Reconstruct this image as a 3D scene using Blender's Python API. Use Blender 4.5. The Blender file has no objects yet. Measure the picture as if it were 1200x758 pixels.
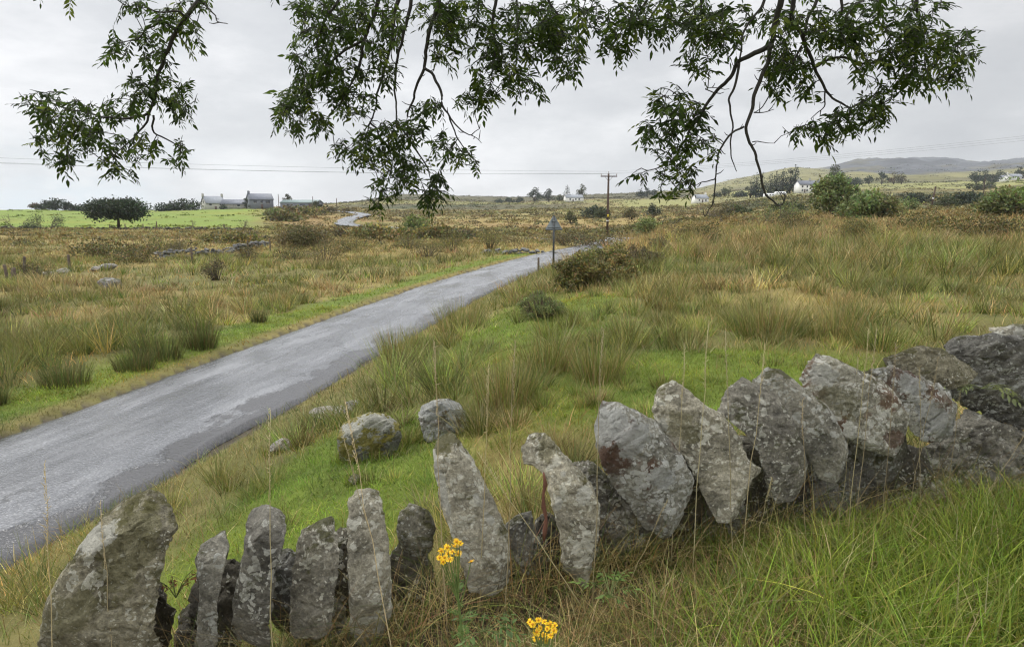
import bpy, math, random
import numpy as np
from mathutils import Vector
rng = np.random.default_rng(7)
random.seed(7)
C = bpy.context.scene.collection
PI = math.pi
# ------------------------------------------------------------------ camera
F = 800.0; CX, CY = 600.0, 379.0; HZ = 245.0
TP = (CY-HZ)/F; PIT = math.atan(TP); CP, SP = math.cos(PIT), math.sin(PIT)
CAMZ = 2.6
def at(px, py, y):
    t = (CY-py)/F; u = (px-CX)/F
    d = (u, CP+t*SP, -SP+t*CP); k = y/d[1]
    return Vector((d[0]*k, y, CAMZ+d[2]*k))
# ------------------------------------------------------------------ noise
def _h(i, j, k, seed):
    n = (i*374761393 + j*668265263 + k*1442695041 + seed*974711) & 0x7fffffff
    n = ((n ^ (n >> 13))*1274126177) & 0x7fffffff
    n = ((n ^ (n >> 16))*2246822519) & 0x7fffffff
    return ((n ^ (n >> 15)) & 0xffff)/65535.0
def vnoise(P, seed=0):
    P = np.asarray(P, float); I = np.floor(P).astype(np.int64); f = P-I; f = f*f*(3-2*f)
    r = 0
    for a in (0, 1):
        for b in (0, 1):
            for c in (0, 1):
                w = (f[:, 0] if a else 1-f[:, 0])*(f[:, 1] if b else 1-f[:, 1])*(f[:, 2] if c else 1-f[:, 2])
                r = r + w*_h(I[:, 0]+a, I[:, 1]+b, I[:, 2]+c, seed)
    return r
def fbm(P, oct=4, seed=0, gain=.5):
    r = 0; a = 1; s = 0; P = np.asarray(P, float)
    for o in range(oct):
        r = r+a*vnoise(P*(2.03**o)+o*17.3, seed+o); s += a; a *= gain
    return r/s
def n2(x, y, sc, oct=3, seed=0):
    x = np.asarray(x, float).ravel(); y = np.asarray(y, float).ravel()
    return fbm(np.stack([x/sc, y/sc, np.zeros_like(x)+.37], 1), oct, seed)
def sst(a, b, x):
    t = np.clip((x-a)/(b-a), 0, 1); return t*t*(3-2*t)
# ------------------------------------------------------------------ road line
RC = np.array([(-9.4, -16), (-7.6, -7), (-6.1, 0), (-5.15, 4.6), (-4.5, 7.75), (-3.65, 12.8), (-2.6, 18.7), (-1.85, 22.6), (-.25, 29.3), (1.2, 34.5),
               (3.3, 40.5), (6.2, 47), (9, 56), (9, 70), (3, 88), (-9, 106), (-22, 128), (-33, 147), (-38.3, 158), (-40.9, 170), (-42.8, 185), (-43.9, 200), (-46.5, 216), (-56, 238), (-74, 262)], float)
def catmull(P, n):
    out = []
    Q = np.vstack([2*P[0]-P[1], P, 2*P[-1]-P[-2]])
    for i in range(1, len(Q)-2):
        for k in range(n):
            t = k/n
            out.append(.5*((2*Q[i])+(-Q[i-1]+Q[i+1])*t+(2*Q[i-1]-5*Q[i]+4*Q[i+1]-Q[i+2])*t*t+(-Q[i-1]+3*Q[i]-3*Q[i+1]+Q[i+2])*t**3))
    out.append(P[-1]); return np.array(out)
RL = catmull(RC, 8)
def road_s(x, y):
    x = np.asarray(x, float).ravel(); y = np.asarray(y, float).ravel(); S = np.full(len(x), 1e9); sg = np.ones(len(x))
    for i in range(len(RL)-1):
        a, b = RL[i], RL[i+1]; d = b-a; L2 = d@d
        t = np.clip(((x-a[0])*d[0]+(y-a[1])*d[1])/L2, 0, 1)
        qx, qy = x-a[0]-t*d[0], y-a[1]-t*d[1]; q = np.hypot(qx, qy)
        cr = d[1]*(x-a[0])-d[0]*(y-a[1])
        m = q < S; S[m] = q[m]; sg[m] = np.where(cr[m] >= 0, 1, -1)
    return S*sg
# ------------------------------------------------------------------ terrain table: picture row of the ground seen at (column, depth)
TD = np.array([50, 75, 107, 150, 200, 260, 350, 500, 700, 1000, 1500, 2000, 3000], float)
TX = np.array([-300, 0, 150, 300, 400, 480, 600, 700, 800, 860, 920, 1000, 1085, 1125, 1200, 1500], float)
TY = np.array([
 [290,277,269,261,254,249,250,252,252,250,249,248,247],
 [290,277,269,261,254,249,250,252,252,250,249,248,247],
 [290,277,269,261,254,249,250,251,251,250,248,247,246],
 [290,278,270,262,253,246,244,245,246,246,246,246,246],
 [289,280,275,266,252,247,243,240,238.5,239,240,242,244],
 [288,281,275,263,257,252,246,239,233,227.5,230,235,240],
 [288,282,276,263,256,250,245,240,236,231.5,233,236,240],
 [286,283,280,264,257,251,244,238,232,227.5,229,234,240],
 [275,266,262,257,252,248,243,236,229,225,222,226,235],
 [270,258,255,251,248,243,236,230,224,217,208,215,230],
 [266,254,252,248,244,238,230,222,218,208,195.5,200,215],
 [264,253,250,246,241,235,228,221,215,208,204,190.5,196],
 [262,252,248,244,239,233,227,220,214,208,202,187.5,190],
 [262,251,247,243,238,232,226,219,213,207,203,195,198],
 [262,250,246,241,236,230,223,213,207,203,199,189.5,190],
 [262,250,246,241,236,230,223,213,207,203,199,189,189]], float)
LTD = np.log(TD)
def col_of(x, y):
    yy = np.maximum(y, np.abs(x)*.62+.01)
    return np.clip(CX+F*CP*x/yy, -300, 1500), yy
def smoothpos(grid, v):
    i = np.clip(np.searchsorted(grid, v)-1, 0, len(grid)-2); t = np.clip((v-grid[i])/(grid[i+1]-grid[i]), 0, 1)
    return i, t
def row_tab(px, d):
    i, t = smoothpos(TX, px); j, q = smoothpos(LTD, np.log(np.maximum(d, 1)))
    t = t*.5+.5*t*t*(3-2*t)
    return (TY[i, j]*(1-t)+TY[i+1, j]*t)*(1-q)+(TY[i, j+1]*(1-t)+TY[i+1, j+1]*t)*q
BS = [(-60, -.5), (-30, -.35), (-12, -.12), (-5, -.02), (-2, .03), (-1.55, .03), (-1.45, -.0), (-1.25, -.07), (1.25, -.07), (1.4, 0), (1.6, .05), (2.2, .16), (3, .38), (4.2, .72), (5.2, .93), (8, 1.08), (15, 1.28), (30, 1.6), (60, 1.9)]
BSX = np.array([b[0] for b in BS]); BSZ = np.array([b[1] for b in BS])
def gz(x, y, detail=True):
    x = np.atleast_1d(np.asarray(x, float)).ravel(); y = np.atleast_1d(np.asarray(y, float)).ravel()
    px, d = col_of(x, y)
    s = np.zeros(len(x)); m = d < 90
    if m.any(): s[m] = road_s(x[m], y[m])
    zn = np.interp(s, BSX, BSZ)
    d5 = np.maximum(d, 50); T = (CY-row_tab(px, d5))/F
    zf = CAMZ+d5*(T-TP)/(1+T*TP)
    w = sst(30, 58, d)
    # far stretch of the bend dips under the table surface
    z = zn*(1-w)+zf*w
    if detail:
        off = np.clip((np.abs(s)-1.6)/1.6, 0, 1); off[~m] = 1
        near = sst(2.5, 7, np.hypot(x, y))
        z = z+off*(near*(.32*(n2(x, y, 2.3, 3, 3)-.5)+.22*(n2(x, y, .8, 2, 5)-.5))+.6*(n2(x, y, 11, 2, 9)-.5)*sst(6, 25, d))
        z = z+sst(70, 300, d)*(3.0*(n2(x, y, 60, 3, 11)-.5))+sst(600, 1500, d)*(30*(n2(x, y, 240, 4, 13)-.5)*(.3+.7*sst(930, 1000, px))+sst(940, 1000, px)*(26*(.5-np.abs(n2(x, y, 120, 4, 15)-.5)*2)+14*(n2(x, y, 40, 3, 17)-.5)))
    z = z-.09*sst(.8, 2.2, x)*(1-sst(3.6, 4.6, y))*sst(.6, 1.6, y)
    return z
def place(px, d):
    x = 0.0; z = 0.0
    for _ in range(4):
        fw = d*CP-(z-CAMZ)*SP; x = (px-CX)/F*fw; z = float(gz([x], [d])[0])
    return Vector((x, d, z))
# ------------------------------------------------------------------ mesh tools
def npmesh(name, V, quads=None, tris=None, col=None, mat=None, parent=None, smooth=False, uv=None):
    V = np.asarray(V, np.float32); me = bpy.data.meshes.new(name)
    me.vertices.add(len(V)); me.vertices.foreach_set('co', V.ravel())
    L = []; st = []; n = 0
    if quads is not None and len(quads):
        q = np.asarray(quads, np.int32); L.append(q.ravel()); st.append(n+np.arange(len(q))*4); n += q.size
    if tris is not None and len(tris):
        q = np.asarray(tris, np.int32); L.append(q.ravel()); st.append(n+np.arange(len(q))*3); n += q.size
    L = np.concatenate(L); st = np.concatenate(st)
    me.loops.add(len(L)); me.loops.foreach_set('vertex_index', L.astype(np.int32))
    me.polygons.add(len(st)); me.polygons.foreach_set('loop_start', st.astype(np.int32))
    if smooth: me.polygons.foreach_set('use_smooth', np.ones(len(st), bool))
    me.update(calc_edges=True)
    if col is not None:
        a = me.attributes.new('col', 'FLOAT_COLOR', 'POINT')
        c = np.ones((len(V), 4), np.float32); c[:, :3] = np.clip(col, 0, 1); a.data.foreach_set('color', c.ravel())
    if uv is not None:
        l = me.uv_layers.new(name='UVMap'); l.data.foreach_set('uv', np.asarray(uv, np.float32)[L].ravel())
    if mat: me.materials.append(mat)
    o = bpy.data.objects.new(name, me); C.objects.link(o)
    if parent: o.parent = parent
    return o
class MB:
    def __init__(s): s.V = []; s.Q = []; s.T = []; s.Cc = []; s.n = 0
    def add(s, V, quads=None, tris=None, col=None):
        V = np.asarray(V, float)
        if quads is not None and len(quads): s.Q.append(np.asarray(quads)+s.n)
        if tris is not None and len(tris): s.T.append(np.asarray(tris)+s.n)
        s.V.append(V); s.n += len(V)
        c = np.ones((len(V), 3))*.5 if col is None else np.broadcast_to(np.asarray(col, float), (len(V), 3))
        s.Cc.append(c); return s
    def build(s, name, mat, parent=None, smooth=False, rel=None):
        V = np.concatenate(s.V)
        if rel is not None: V = V-np.array(rel)
        return npmesh(name, V, np.concatenate(s.Q) if s.Q else None, np.concatenate(s.T) if s.T else None, np.concatenate(s.Cc), mat, parent, smooth)
    def tube(s, pts, rad, n=6, col=None, cap=True):
        P = np.asarray(pts, float); R = np.broadcast_to(np.asarray(rad, float), (len(P),))
        T = np.gradient(P, axis=0); T /= np.linalg.norm(T, axis=1)[:, None]+1e-9
        up = np.array([0, 0, 1.]) if abs(T[0][2]) < .9 else np.array([1., 0, 0])
        A = np.cross(T, up); A /= np.linalg.norm(A, axis=1)[:, None]+1e-9; B = np.cross(T, A)
        ang = np.arange(n)*2*PI/n
        V = P[:, None]+R[:, None, None]*(np.cos(ang)[None, :, None]*A[:, None]+np.sin(ang)[None, :, None]*B[:, None])
        m = len(P); q = []
        for i in range(m-1):
            for k in range(n): q.append((i*n+k, i*n+(k+1) % n, (i+1)*n+(k+1) % n, (i+1)*n+k))
        V = V.reshape(-1, 3); t = []
        if cap:
            V = np.vstack([V, P[0], P[-1]])
            for k in range(n): t.append((m*n, (k+1) % n, k)); t.append((m*n+1, (m-1)*n+k, (m-1)*n+(k+1) % n))
        return s.add(V, q, t, col)
    def box(s, c, size, rz=0, col=None, bev=0):
        x, y, z = [v/2 for v in size]
        V = np.array([(-x, -y, -z), (x, -y, -z), (x, y, -z), (-x, y, -z), (-x, -y, z), (x, -y, z), (x, y, z), (-x, y, z)])
        V = V*1.0; ca, sa = math.cos(rz), math.sin(rz)
        V = np.stack([V[:, 0]*ca-V[:, 1]*sa, V[:, 0]*sa+V[:, 1]*ca, V[:, 2]], 1)+np.array(c)
        return s.add(V, [(0, 3, 2, 1), (4, 5, 6, 7), (0, 1, 5, 4), (1, 2, 6, 5), (2, 3, 7, 6), (3, 0, 4, 7)], None, col)
    def prism(s, poly, y0, y1, fn, col=None):           # poly in local (a, b), extruded between y0 and y1, fn maps (a, y, b) to a point
        n = len(poly); V = [fn(a, y0, b) for a, b in poly]+[fn(a, y1, b) for a, b in poly]
        q = [(i, (i+1) % n, n+(i+1) % n, n+i) for i in range(n)]; t = []
        for i in range(1, n-1): t.append((0, i+1, i)); t.append((n, n+i, n+i+1))
        return s.add(V, q, t, col)
def tag(o, label, cat=None, group=None, kind=None):
    if label: o['label'] = label
    if cat: o['category'] = cat
    if group: o['group'] = group
    if kind: o['kind'] = kind
    return o
def empty(name, loc, label, cat, group=None, rz=0):
    o = bpy.data.objects.new(name, None); C.objects.link(o); o.location = loc; o.rotation_euler = (0, 0, rz); o.empty_display_size = .1
    return tag(o, label, cat, group)
def blades(base, H, W, az, lean, curl, col, segs=3, tip=None):
    N = len(base); base = np.asarray(base, float)
    t = np.linspace(0, 1, segs+1)
    dh = np.stack([np.cos(az), np.sin(az), np.zeros(N)], 1)
    tw = az+PI/2+rng.normal(0, .7, N); wd = np.stack([np.cos(tw), np.sin(tw), np.zeros(N)], 1)
    out = (lean[:, None]*t+curl[:, None]*t**2)*H[:, None]
    zz = H[:, None]*(t-.42*np.minimum(curl, 1.3)[:, None]*t**2.2-.12*np.minimum(lean, 1)[:, None]*t)
    P = base[:, None]+dh[:, None]*out[:, :, None]; P[:, :, 2] += zz
    w = W[:, None]*np.maximum(1-t**1.6, .12)*.5
    A = P-wd[:, None]*w[:, :, None]; B = P+wd[:, None]*w[:, :, None]
    V = np.stack([A, B], 2).reshape(-1, 3)
    k = (segs+1)*2
    q1 = np.array([(2*i, 2*i+1, 2*i+3, 2*i+2) for i in range(segs)])
    q = (np.arange(N)[:, None, None]*k+q1[None]).reshape(-1, 4)
    if tip is None: c = np.repeat(col, k, 0)
    else:
        f = np.repeat(t**2, 2)[None, :, None]; c = (col[:, None]*(1-f)+tip[:, None]*f).reshape(-1, 3)
    return V, q, c
def jit(c, n, a=.22, b=.10):
    c = np.broadcast_to(np.asarray(c, float), (n, 3)); v = np.exp(rng.normal(0, a, (n, 1)))*np.exp(rng.normal(0, b, (n, 3)))
    return np.clip(c*v, 0.004, .7)
def pick(pal, w, n):
    pal = np.asarray(pal, float); return pal[rng.choice(len(pal), n, p=np.array(w)/sum(w))]
def leafquads(P, size, col, aspect=.5, out=None, wo=.0):
    N = len(P); D = rng.normal(size=(N, 3))
    if out is not None: D = D*(1-wo)+out*wo*2
    D /= np.linalg.norm(D, axis=1)[:, None]+1e-9
    E = np.cross(D, rng.normal(size=(N, 3))); E /= np.linalg.norm(E, axis=1)[:, None]+1e-9
    Nn = np.cross(D, E)
    s = size[:, None]
    V = np.stack([P-D*s*.5, P+E*s*aspect*.5+Nn*s*.1, P+D*s*.5, P-E*s*aspect*.5+Nn*s*.1], 1).reshape(-1, 3)
    return V, np.arange(N*4).reshape(-1, 4), np.repeat(col, 4, 0)
# ------------------------------------------------------------------ materials
def newmat(name):
    m = bpy.data.materials.new(name); m.use_nodes = True; nt = m.node_tree
    return m, nt, nt.nodes['Principled BSDF'], nt.nodes['Material Output']
def nd(nt, t, **kw):
    n = nt.nodes.new(t)
    for k, v in kw.items():
        if k in n.inputs: n.inputs[k].default_value = v
        else: setattr(n, k, v)
    return n
def ramp(nt, src, pts):
    r = nt.nodes.new('ShaderNodeValToRGB'); e = r.color_ramp.elements
    while len(e) < len(pts): e.new(.5)
    for q, (p, c) in zip(e, pts):
        q.position = p; q.color = (*c, 1) if not isinstance(c, (int, float)) else (c, c, c, 1)
    nt.links.new(src, r.inputs[0]); return r.outputs[0]
def noise(nt, scale, detail=4, rough=.55, vec=None):
    n = nd(nt, 'ShaderNodeTexNoise', Scale=scale, Detail=detail, Roughness=rough)
    if vec is not None: nt.links.new(vec, n.inputs['Vector'])
    return n.outputs['Fac']
def mix(nt, f, a, b, mode='MIX'):
    m = nt.nodes.new('ShaderNodeMix'); m.data_type = 'RGBA'; m.blend_type = mode
    for s, k in ((f, 0), (a, 6), (b, 7)):
        if isinstance(s, (int, float)): m.inputs[k].default_value = s
        elif isinstance(s, tuple): m.inputs[k].default_value = (*s, 1)
        else: nt.links.new(s, m.inputs[k])
    return m.outputs[2]
def mathn(nt, op, a, b=0.0, clamp=False):
    m = nt.nodes.new('ShaderNodeMath'); m.operation = op; m.use_clamp = clamp
    for s, k in ((a, 0), (b, 1)):
        if isinstance(s, (int, float)): m.inputs[k].default_value = s
        else: nt.links.new(s, m.inputs[k])
    return m.outputs[0]
def bump(nt, h, bs, strength=.5, dist=.02, prev=None):
    b = nd(nt, 'ShaderNodeBump', Strength=strength, Distance=dist); nt.links.new(h, b.inputs['Height'])
    if prev is not None: nt.links.new(prev, b.inputs['Normal'])
    if bs is not None: nt.links.new(b.outputs[0], bs.inputs['Normal'])
    return b.outputs[0]
def plain(name, c, rough=.7, var=.25, sc=6, spec=.3, metal=0):
    m, nt, bs, out = newmat(name)
    tc = nd(nt, 'ShaderNodeTexCoord').outputs['Object']
    f = noise(nt, sc, 5, .6, tc)
    k = ramp(nt, f, [(.3, tuple(v*(1-var) for v in c)), (.7, tuple(min(1, v*(1+var)) for v in c))])
    nt.links.new(k, bs.inputs['Base Color']); bs.inputs['Roughness'].default_value = rough; bs.inputs['Specular IOR Level'].default_value = spec; bs.inputs['Metallic'].default_value = metal
    return m
def leafy(name, trans=.3, rough=.55, spec=.25):
    m, nt, bs, out = newmat(name)
    a = nd(nt, 'ShaderNodeAttribute', attribute_name='col').outputs['Color']
    nt.links.new(a, bs.inputs['Base Color']); bs.inputs['Roughness'].default_value = rough; bs.inputs['Specular IOR Level'].default_value = spec
    tr = nd(nt, 'ShaderNodeBsdfTranslucent'); nt.links.new(a, tr.inputs['Color'])
    mx = nd(nt, 'ShaderNodeMixShader'); mx.inputs[0].default_value = trans
    nt.links.new(bs.outputs[0], mx.inputs[1]); nt.links.new(tr.outputs[0], mx.inputs[2]); nt.links.new(mx.outputs[0], out.inputs['Surface'])
    return m
def attrmat(name, rough=.85, bsc=None, bst=.4, var=.2, vsc=3.0, bd=.03):
    m, nt, bs, out = newmat(name)
    a = nd(nt, 'ShaderNodeAttribute', attribute_name='col').outputs['Color']
    tc = nd(nt, 'ShaderNodeTexCoord').outputs['Object']
    f = noise(nt, vsc, 6, .65, tc)
    k = ramp(nt, f, [(.3, 1-var), (.7, 1+var)])
    c = mix(nt, 1.0, a, k, 'MULTIPLY')
    nt.links.new(c, bs.inputs['Base Color']); bs.inputs['Roughness'].default_value = rough; bs.inputs['Specular IOR Level'].default_value = .2
    if bsc: bump(nt, noise(nt, bsc, 6, .7, tc), bs, bst, bd)
    return m
M = {}
M['grass'] = leafy('grass_blade', .3)
M['leaf'] = leafy('leaf', .35, .45)
M['bark'] = attrmat('bark', .85, 40, .5, .3, 14, .01)
M['ground'] = attrmat('ground', .9, 5, .6, .32, 2.2, .12)
M['far'] = attrmat('far_ground', .95, .05, .5, .3, .03, 6)
def rockmat(name, dark, mid, lich, lamt, moss, mamt, warm=0):
    m, nt, bs, out = newmat(name)
    tc = nd(nt, 'ShaderNodeTexCoord').outputs['Object']
    oi = nd(nt, 'ShaderNodeObjectInfo').outputs['Random']
    sh = nd(nt, 'ShaderNodeVectorMath', operation='ADD'); cb = nd(nt, 'ShaderNodeCombineXYZ')
    r30 = mathn(nt, 'MULTIPLY', oi, 30.0)
    for i in range(3): nt.links.new(r30, cb.inputs[i])
    nt.links.new(tc, sh.inputs[0]); nt.links.new(cb.outputs[0], sh.inputs[1]); v = sh.outputs[0]
    big = noise(nt, 5, 8, .7, v); fine = noise(nt, 70, 6, .75, v); med = noise(nt, 20, 7, .7, v)
    c = ramp(nt, big, [(.32, dark), (.5, mid), (.68, tuple(min(1, q*1.35) for q in mid))])
    c = mix(nt, .7, c, ramp(nt, fine, [(.32, .38), (.5, .9), (.68, 1.7)]), 'MULTIPLY')
    if warm: c = mix(nt, ramp(nt, noise(nt, 7, 5, .6, mathv(nt, v, 4.4)), [(.52, 0.0), (.62, warm)]), c, (.16, .085, .05))
    # lichen: warped blotches with their own outlines
    wv = nd(nt, 'ShaderNodeVectorMath', operation='ADD'); nz = nd(nt, 'ShaderNodeTexNoise', Scale=16.0, Detail=5.0)
    nt.links.new(v, nz.inputs['Vector']); sc2 = nd(nt, 'ShaderNodeVectorMath', operation='SCALE'); sc2.inputs['Scale'].default_value = .10
    nt.links.new(nz.outputs['Color'], sc2.inputs[0]); nt.links.new(v, wv.inputs[0]); nt.links.new(sc2.outputs[0], wv.inputs[1])
    vo = nd(nt, 'ShaderNodeTexVoronoi', Scale=19.0); nt.links.new(wv.outputs[0], vo.inputs['Vector'])
    spot = mathn(nt, 'ADD', vo.outputs['Distance'], mathn(nt, 'MULTIPLY', mathn(nt, 'SUBTRACT', noise(nt, 4, 4, .6, wv.outputs[0]), .5), -2.2))
    lm = ramp(nt, spot, [(.10+.22*lamt, min(1, .5+.6*lamt)), (.135+.22*lamt, 0.0)])
    lc = mix(nt, fine, tuple(q*.8 for q in lich), tuple(min(1, q*1.2) for q in lich))
    c = mix(nt, lm, c, lc)
    vo2 = nd(nt, 'ShaderNodeTexVoronoi', Scale=45.0); nt.links.new(wv.outputs[0], vo2.inputs['Vector'])
    l2 = ramp(nt, mathn(nt, 'ADD', vo2.outputs['Distance'], mathn(nt, 'MULTIPLY', mathn(nt, 'SUBTRACT', noise(nt, 7, 4, .6, v), .5), -2.0)), [(.15+.22*lamt, .85), (.22+.22*lamt, 0.0)])
    c = mix(nt, l2, c, tuple(min(1, q*1.05) for q in lich))
    if mamt:
        g = nd(nt, 'ShaderNodeNewGeometry'); sx = nd(nt, 'ShaderNodeSeparateXYZ'); nt.links.new(g.outputs['Normal'], sx.inputs[0])
        mm = mathn(nt, 'ADD', noise(nt, 7, 6, .65, v), mathn(nt, 'MULTIPLY', sx.outputs[2], .16))
        c = mix(nt, ramp(nt, mm, [(.66-.2*mamt, 0.0), (.74-.2*mamt, .9)]), c, mix(nt, fine, tuple(q*.6 for q in moss), moss))
    sa = nd(nt, 'ShaderNodeAttribute', attribute_name='stain'); sp = nd(nt, 'ShaderNodeSeparateColor'); nt.links.new(sa.outputs['Color'], sp.inputs[0])
    nf = mathn(nt, 'MULTIPLY', mathn(nt, 'SUBTRACT', noise(nt, 22, 7, .7, v), .5), 1.5)
    for ch, colr, hi in ((2, (.13, .125, .045), .5), (1, (.145, .082, .055), .75), (0, (.50, .50, .46), .85)):
        f = ramp(nt, mathn(nt, 'ADD', sp.outputs[ch], nf), [(.50, 0.0), (.56, hi)])
        f = mathn(nt, 'MULTIPLY', f, ramp(nt, sp.outputs[ch], [(.02, 0.0), (.15, 1.0)]))
        c = mix(nt, f, c, mix(nt, fine, tuple(q*.6 for q in colr), tuple(min(1, q*1.25) for q in colr)))
    c = mix(nt, 1.0, c, ramp(nt, oi, [(0.0, (.80, .81, .83)), (.5, (1.0, .98, .94)), (1.0, (1.24, 1.20, 1.10))]), 'MULTIPLY')
    nt.links.new(c, bs.inputs['Base Color']); bs.inputs['Roughness'].default_value = .82; bs.inputs['Specular IOR Level'].default_value = .3
    b1 = bump(nt, med, None, 1.0, .05); b2 = bump(nt, fine, None, 1.0, .016, b1); bump(nt, lm, bs, .25, .006, b2)
    return m
def mathv(nt, v, off):
    a = nd(nt, 'ShaderNodeVectorMath', operation='ADD'); nt.links.new(v, a.inputs[0]); a.inputs[1].default_value = (off, off, off); return a.outputs[0]
LI = (.60, .60, .54)
M['rock_grey'] = rockmat('grey_rock', (.13, .125, .10), (.375, .355, .29), LI, .42, (.09, .085, .02), .12)
M['rock_lichen'] = rockmat('lichen_rock', (.14, .135, .11), (.38, .365, .30), (.66, .655, .60), .85, (.1, .09, .03), .1, .8)
M['rock_dark'] = rockmat('dark_rock', (.085, .08, .068), (.26, .248, .21), LI, .12, (.07, .07, .02), .15)
M['rock_gap_shade'] = rockmat('gap_shade_rock', (.035, .032, .026), (.10, .092, .073), LI, .03, (.05, .05, .015), .2)  # packing and footing rock, darkened to paint in the shade of the gaps
M['rock_olive'] = rockmat('olive_rock', (.11, .10, .072), (.29, .272, .205), LI, .22, (.09, .085, .025), .45)
M['rock_moss'] = rockmat('mossy_rock', (.12, .12, .11), (.36, .36, .33), (.55, .55, .52), .6, (.25, .22, .02), 1.12)
M['rock_pale'] = rockmat('pale_rock', (.13, .12, .115), (.28, .26, .245), (.45, .45, .43), .4, (.1, .1, .03), .2)
# ------------------------------------------------------------------ camera, world, sun, air
cam = bpy.data.cameras.new('camera'); cam.sensor_width = 36; cam.lens = 24.0; cam.clip_end = 9000; cam.clip_start = .05
co = bpy.data.objects.new('camera', cam); C.objects.link(co); co.location = (0, 0, CAMZ); co.rotation_euler = (PI/2-PIT, 0, 0)
bpy.context.scene.camera = co
sc = bpy.context.scene
sc.view_settings.view_transform = 'Standard'; sc.view_settings.look = 'None'; sc.view_settings.gamma = 1; sc.view_settings.use_curve_mapping = False
sc.view_settings.exposure = 0.25; sc.cycles.use_denoising = True; sc.cycles.denoiser = 'OPENIMAGEDENOISE'; sc.cycles.denoising_prefilter = 'ACCURATE'; sc.cycles.use_adaptive_sampling = False; sc.cycles.pixel_filter_type = 'BLACKMAN_HARRIS'; sc.cycles.filter_width = 1.2
W = bpy.data.worlds.new('World'); sc.world = W; W.use_nodes = True; nt = W.node_tree
bg = nt.nodes['Background']; bg.inputs['Strength'].default_value = .1
sky = nd(nt, 'ShaderNodeTexSky', sky_type='NISHITA'); sky.sun_disc = False
SUN_EL, SUN_ROT = math.radians(50), math.radians(298)
sky.sun_elevation = SUN_EL; sky.sun_rotation = SUN_ROT
tc = nd(nt, 'ShaderNodeTexCoord').outputs['Generated']
sx = nd(nt, 'ShaderNodeSeparateXYZ'); nt.links.new(tc, sx.inputs[0])
def mapped(s, off=(0, 0, 0)):
    m = nd(nt, 'ShaderNodeMapping'); m.inputs['Scale'].default_value = s; m.inputs['Location'].default_value = off; nt.links.new(tc, m.inputs[0]); return m.outputs[0]
n1 = noise(nt, 3.0, 7, .55, mapped((1, 1, 2.6), (3.1, .4, .2)))
n2n = noise(nt, 6, 6, .6, mapped((1, 1, 3), (.3, 2, 0)))
mm = mathn(nt, 'ADD', mathn(nt, 'MULTIPLY', n1, .75), mathn(nt, 'MULTIPLY', n2n, .25))
cl = ramp(nt, mm, [(.33, (.48, .492, .515)), (.48, (.59, .60, .615)), (.62, (.78, .78, .79))])
# brighter to the left, duller over the quarry hills
lr = ramp(nt, sx.outputs[0], [(.0, 1.12), (.55, .94)])
cl = mix(nt, 1.0, cl, lr, 'MULTIPLY')
# a low gap with paler, bluer air at the left horizon
gap = mathn(nt, 'MULTIPLY', ramp(nt, sx.outputs[2], [(.02, 1.0), (.10, 0.0)]), ramp(nt, mathn(nt, 'ADD', mathn(nt, 'MULTIPLY', sx.outputs[0], 1.0), 1.0), [(.42, 1.0), (.75, 0.0)]))
gapn = mathn(nt, 'MULTIPLY', gap, ramp(nt, noise(nt, 9, 6, .6, mapped((1, 1, 2.5), (1, 1, .5))), [(.40, .15), (.6, .75)]))
cl = mix(nt, gapn, cl, ramp(nt, noise(nt, 14, 6, .6, mapped((1, 1, 2.2), (5, 1, .5))), [(.42, (.66, .76, .82)), (.6, (.86, .89, .90))]))
# an overcast sky is brighter overhead than at the horizon
ze = ramp(nt, sx.outputs[2], [(0.0, 1.0/3.2), (.30, 1.0/3.2), (.75, 1.0)])
cl = mix(nt, 1.0, cl, ze, 'MULTIPLY')
up = nd(nt, 'ShaderNodeVectorMath', operation='SCALE'); up.inputs['Scale'].default_value = 32.0; nt.links.new(cl, up.inputs[0])
mx = mix(nt, .06, up.outputs[0], sky.outputs[0])
nt.links.new(mx, bg.inputs['Color'])
sl = bpy.data.lights.new('sun', 'SUN'); sl.energy = 1.5; sl.angle = math.radians(16); sl.color = (1, .96, .9)
so = bpy.data.objects.new('sun', sl); C.objects.link(so)
# sky rotation is measured clockwise from +Y
sd = Vector((math.sin(SUN_ROT)*math.cos(SUN_EL), math.cos(SUN_ROT)*math.cos(SUN_EL), math.sin(SUN_EL)))
so.rotation_euler = sd.to_track_quat('Z', 'Y').to_euler(); so.location = sd*50
mb = MB(); mb.box((0, 0, 73), (6400, 6400, 206))
hz = mb.build('haze', None); tag(hz, 'thin grey drizzle haze over the distant hills', None, None, 'stuff')
m = bpy.data.materials.new('haze'); m.use_nodes = True; hnt = m.node_tree; hnt.nodes.remove(hnt.nodes['Principled BSDF'])
pv = nd(hnt, 'ShaderNodeVolumePrincipled'); pv.inputs['Color'].default_value = (.88, .92, .97, 1); pv.inputs['Density'].default_value = .00013
hnt.links.new(pv.outputs[0], hnt.nodes['Material Output'].inputs['Volume']); hz.data.materials.append(m)
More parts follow.
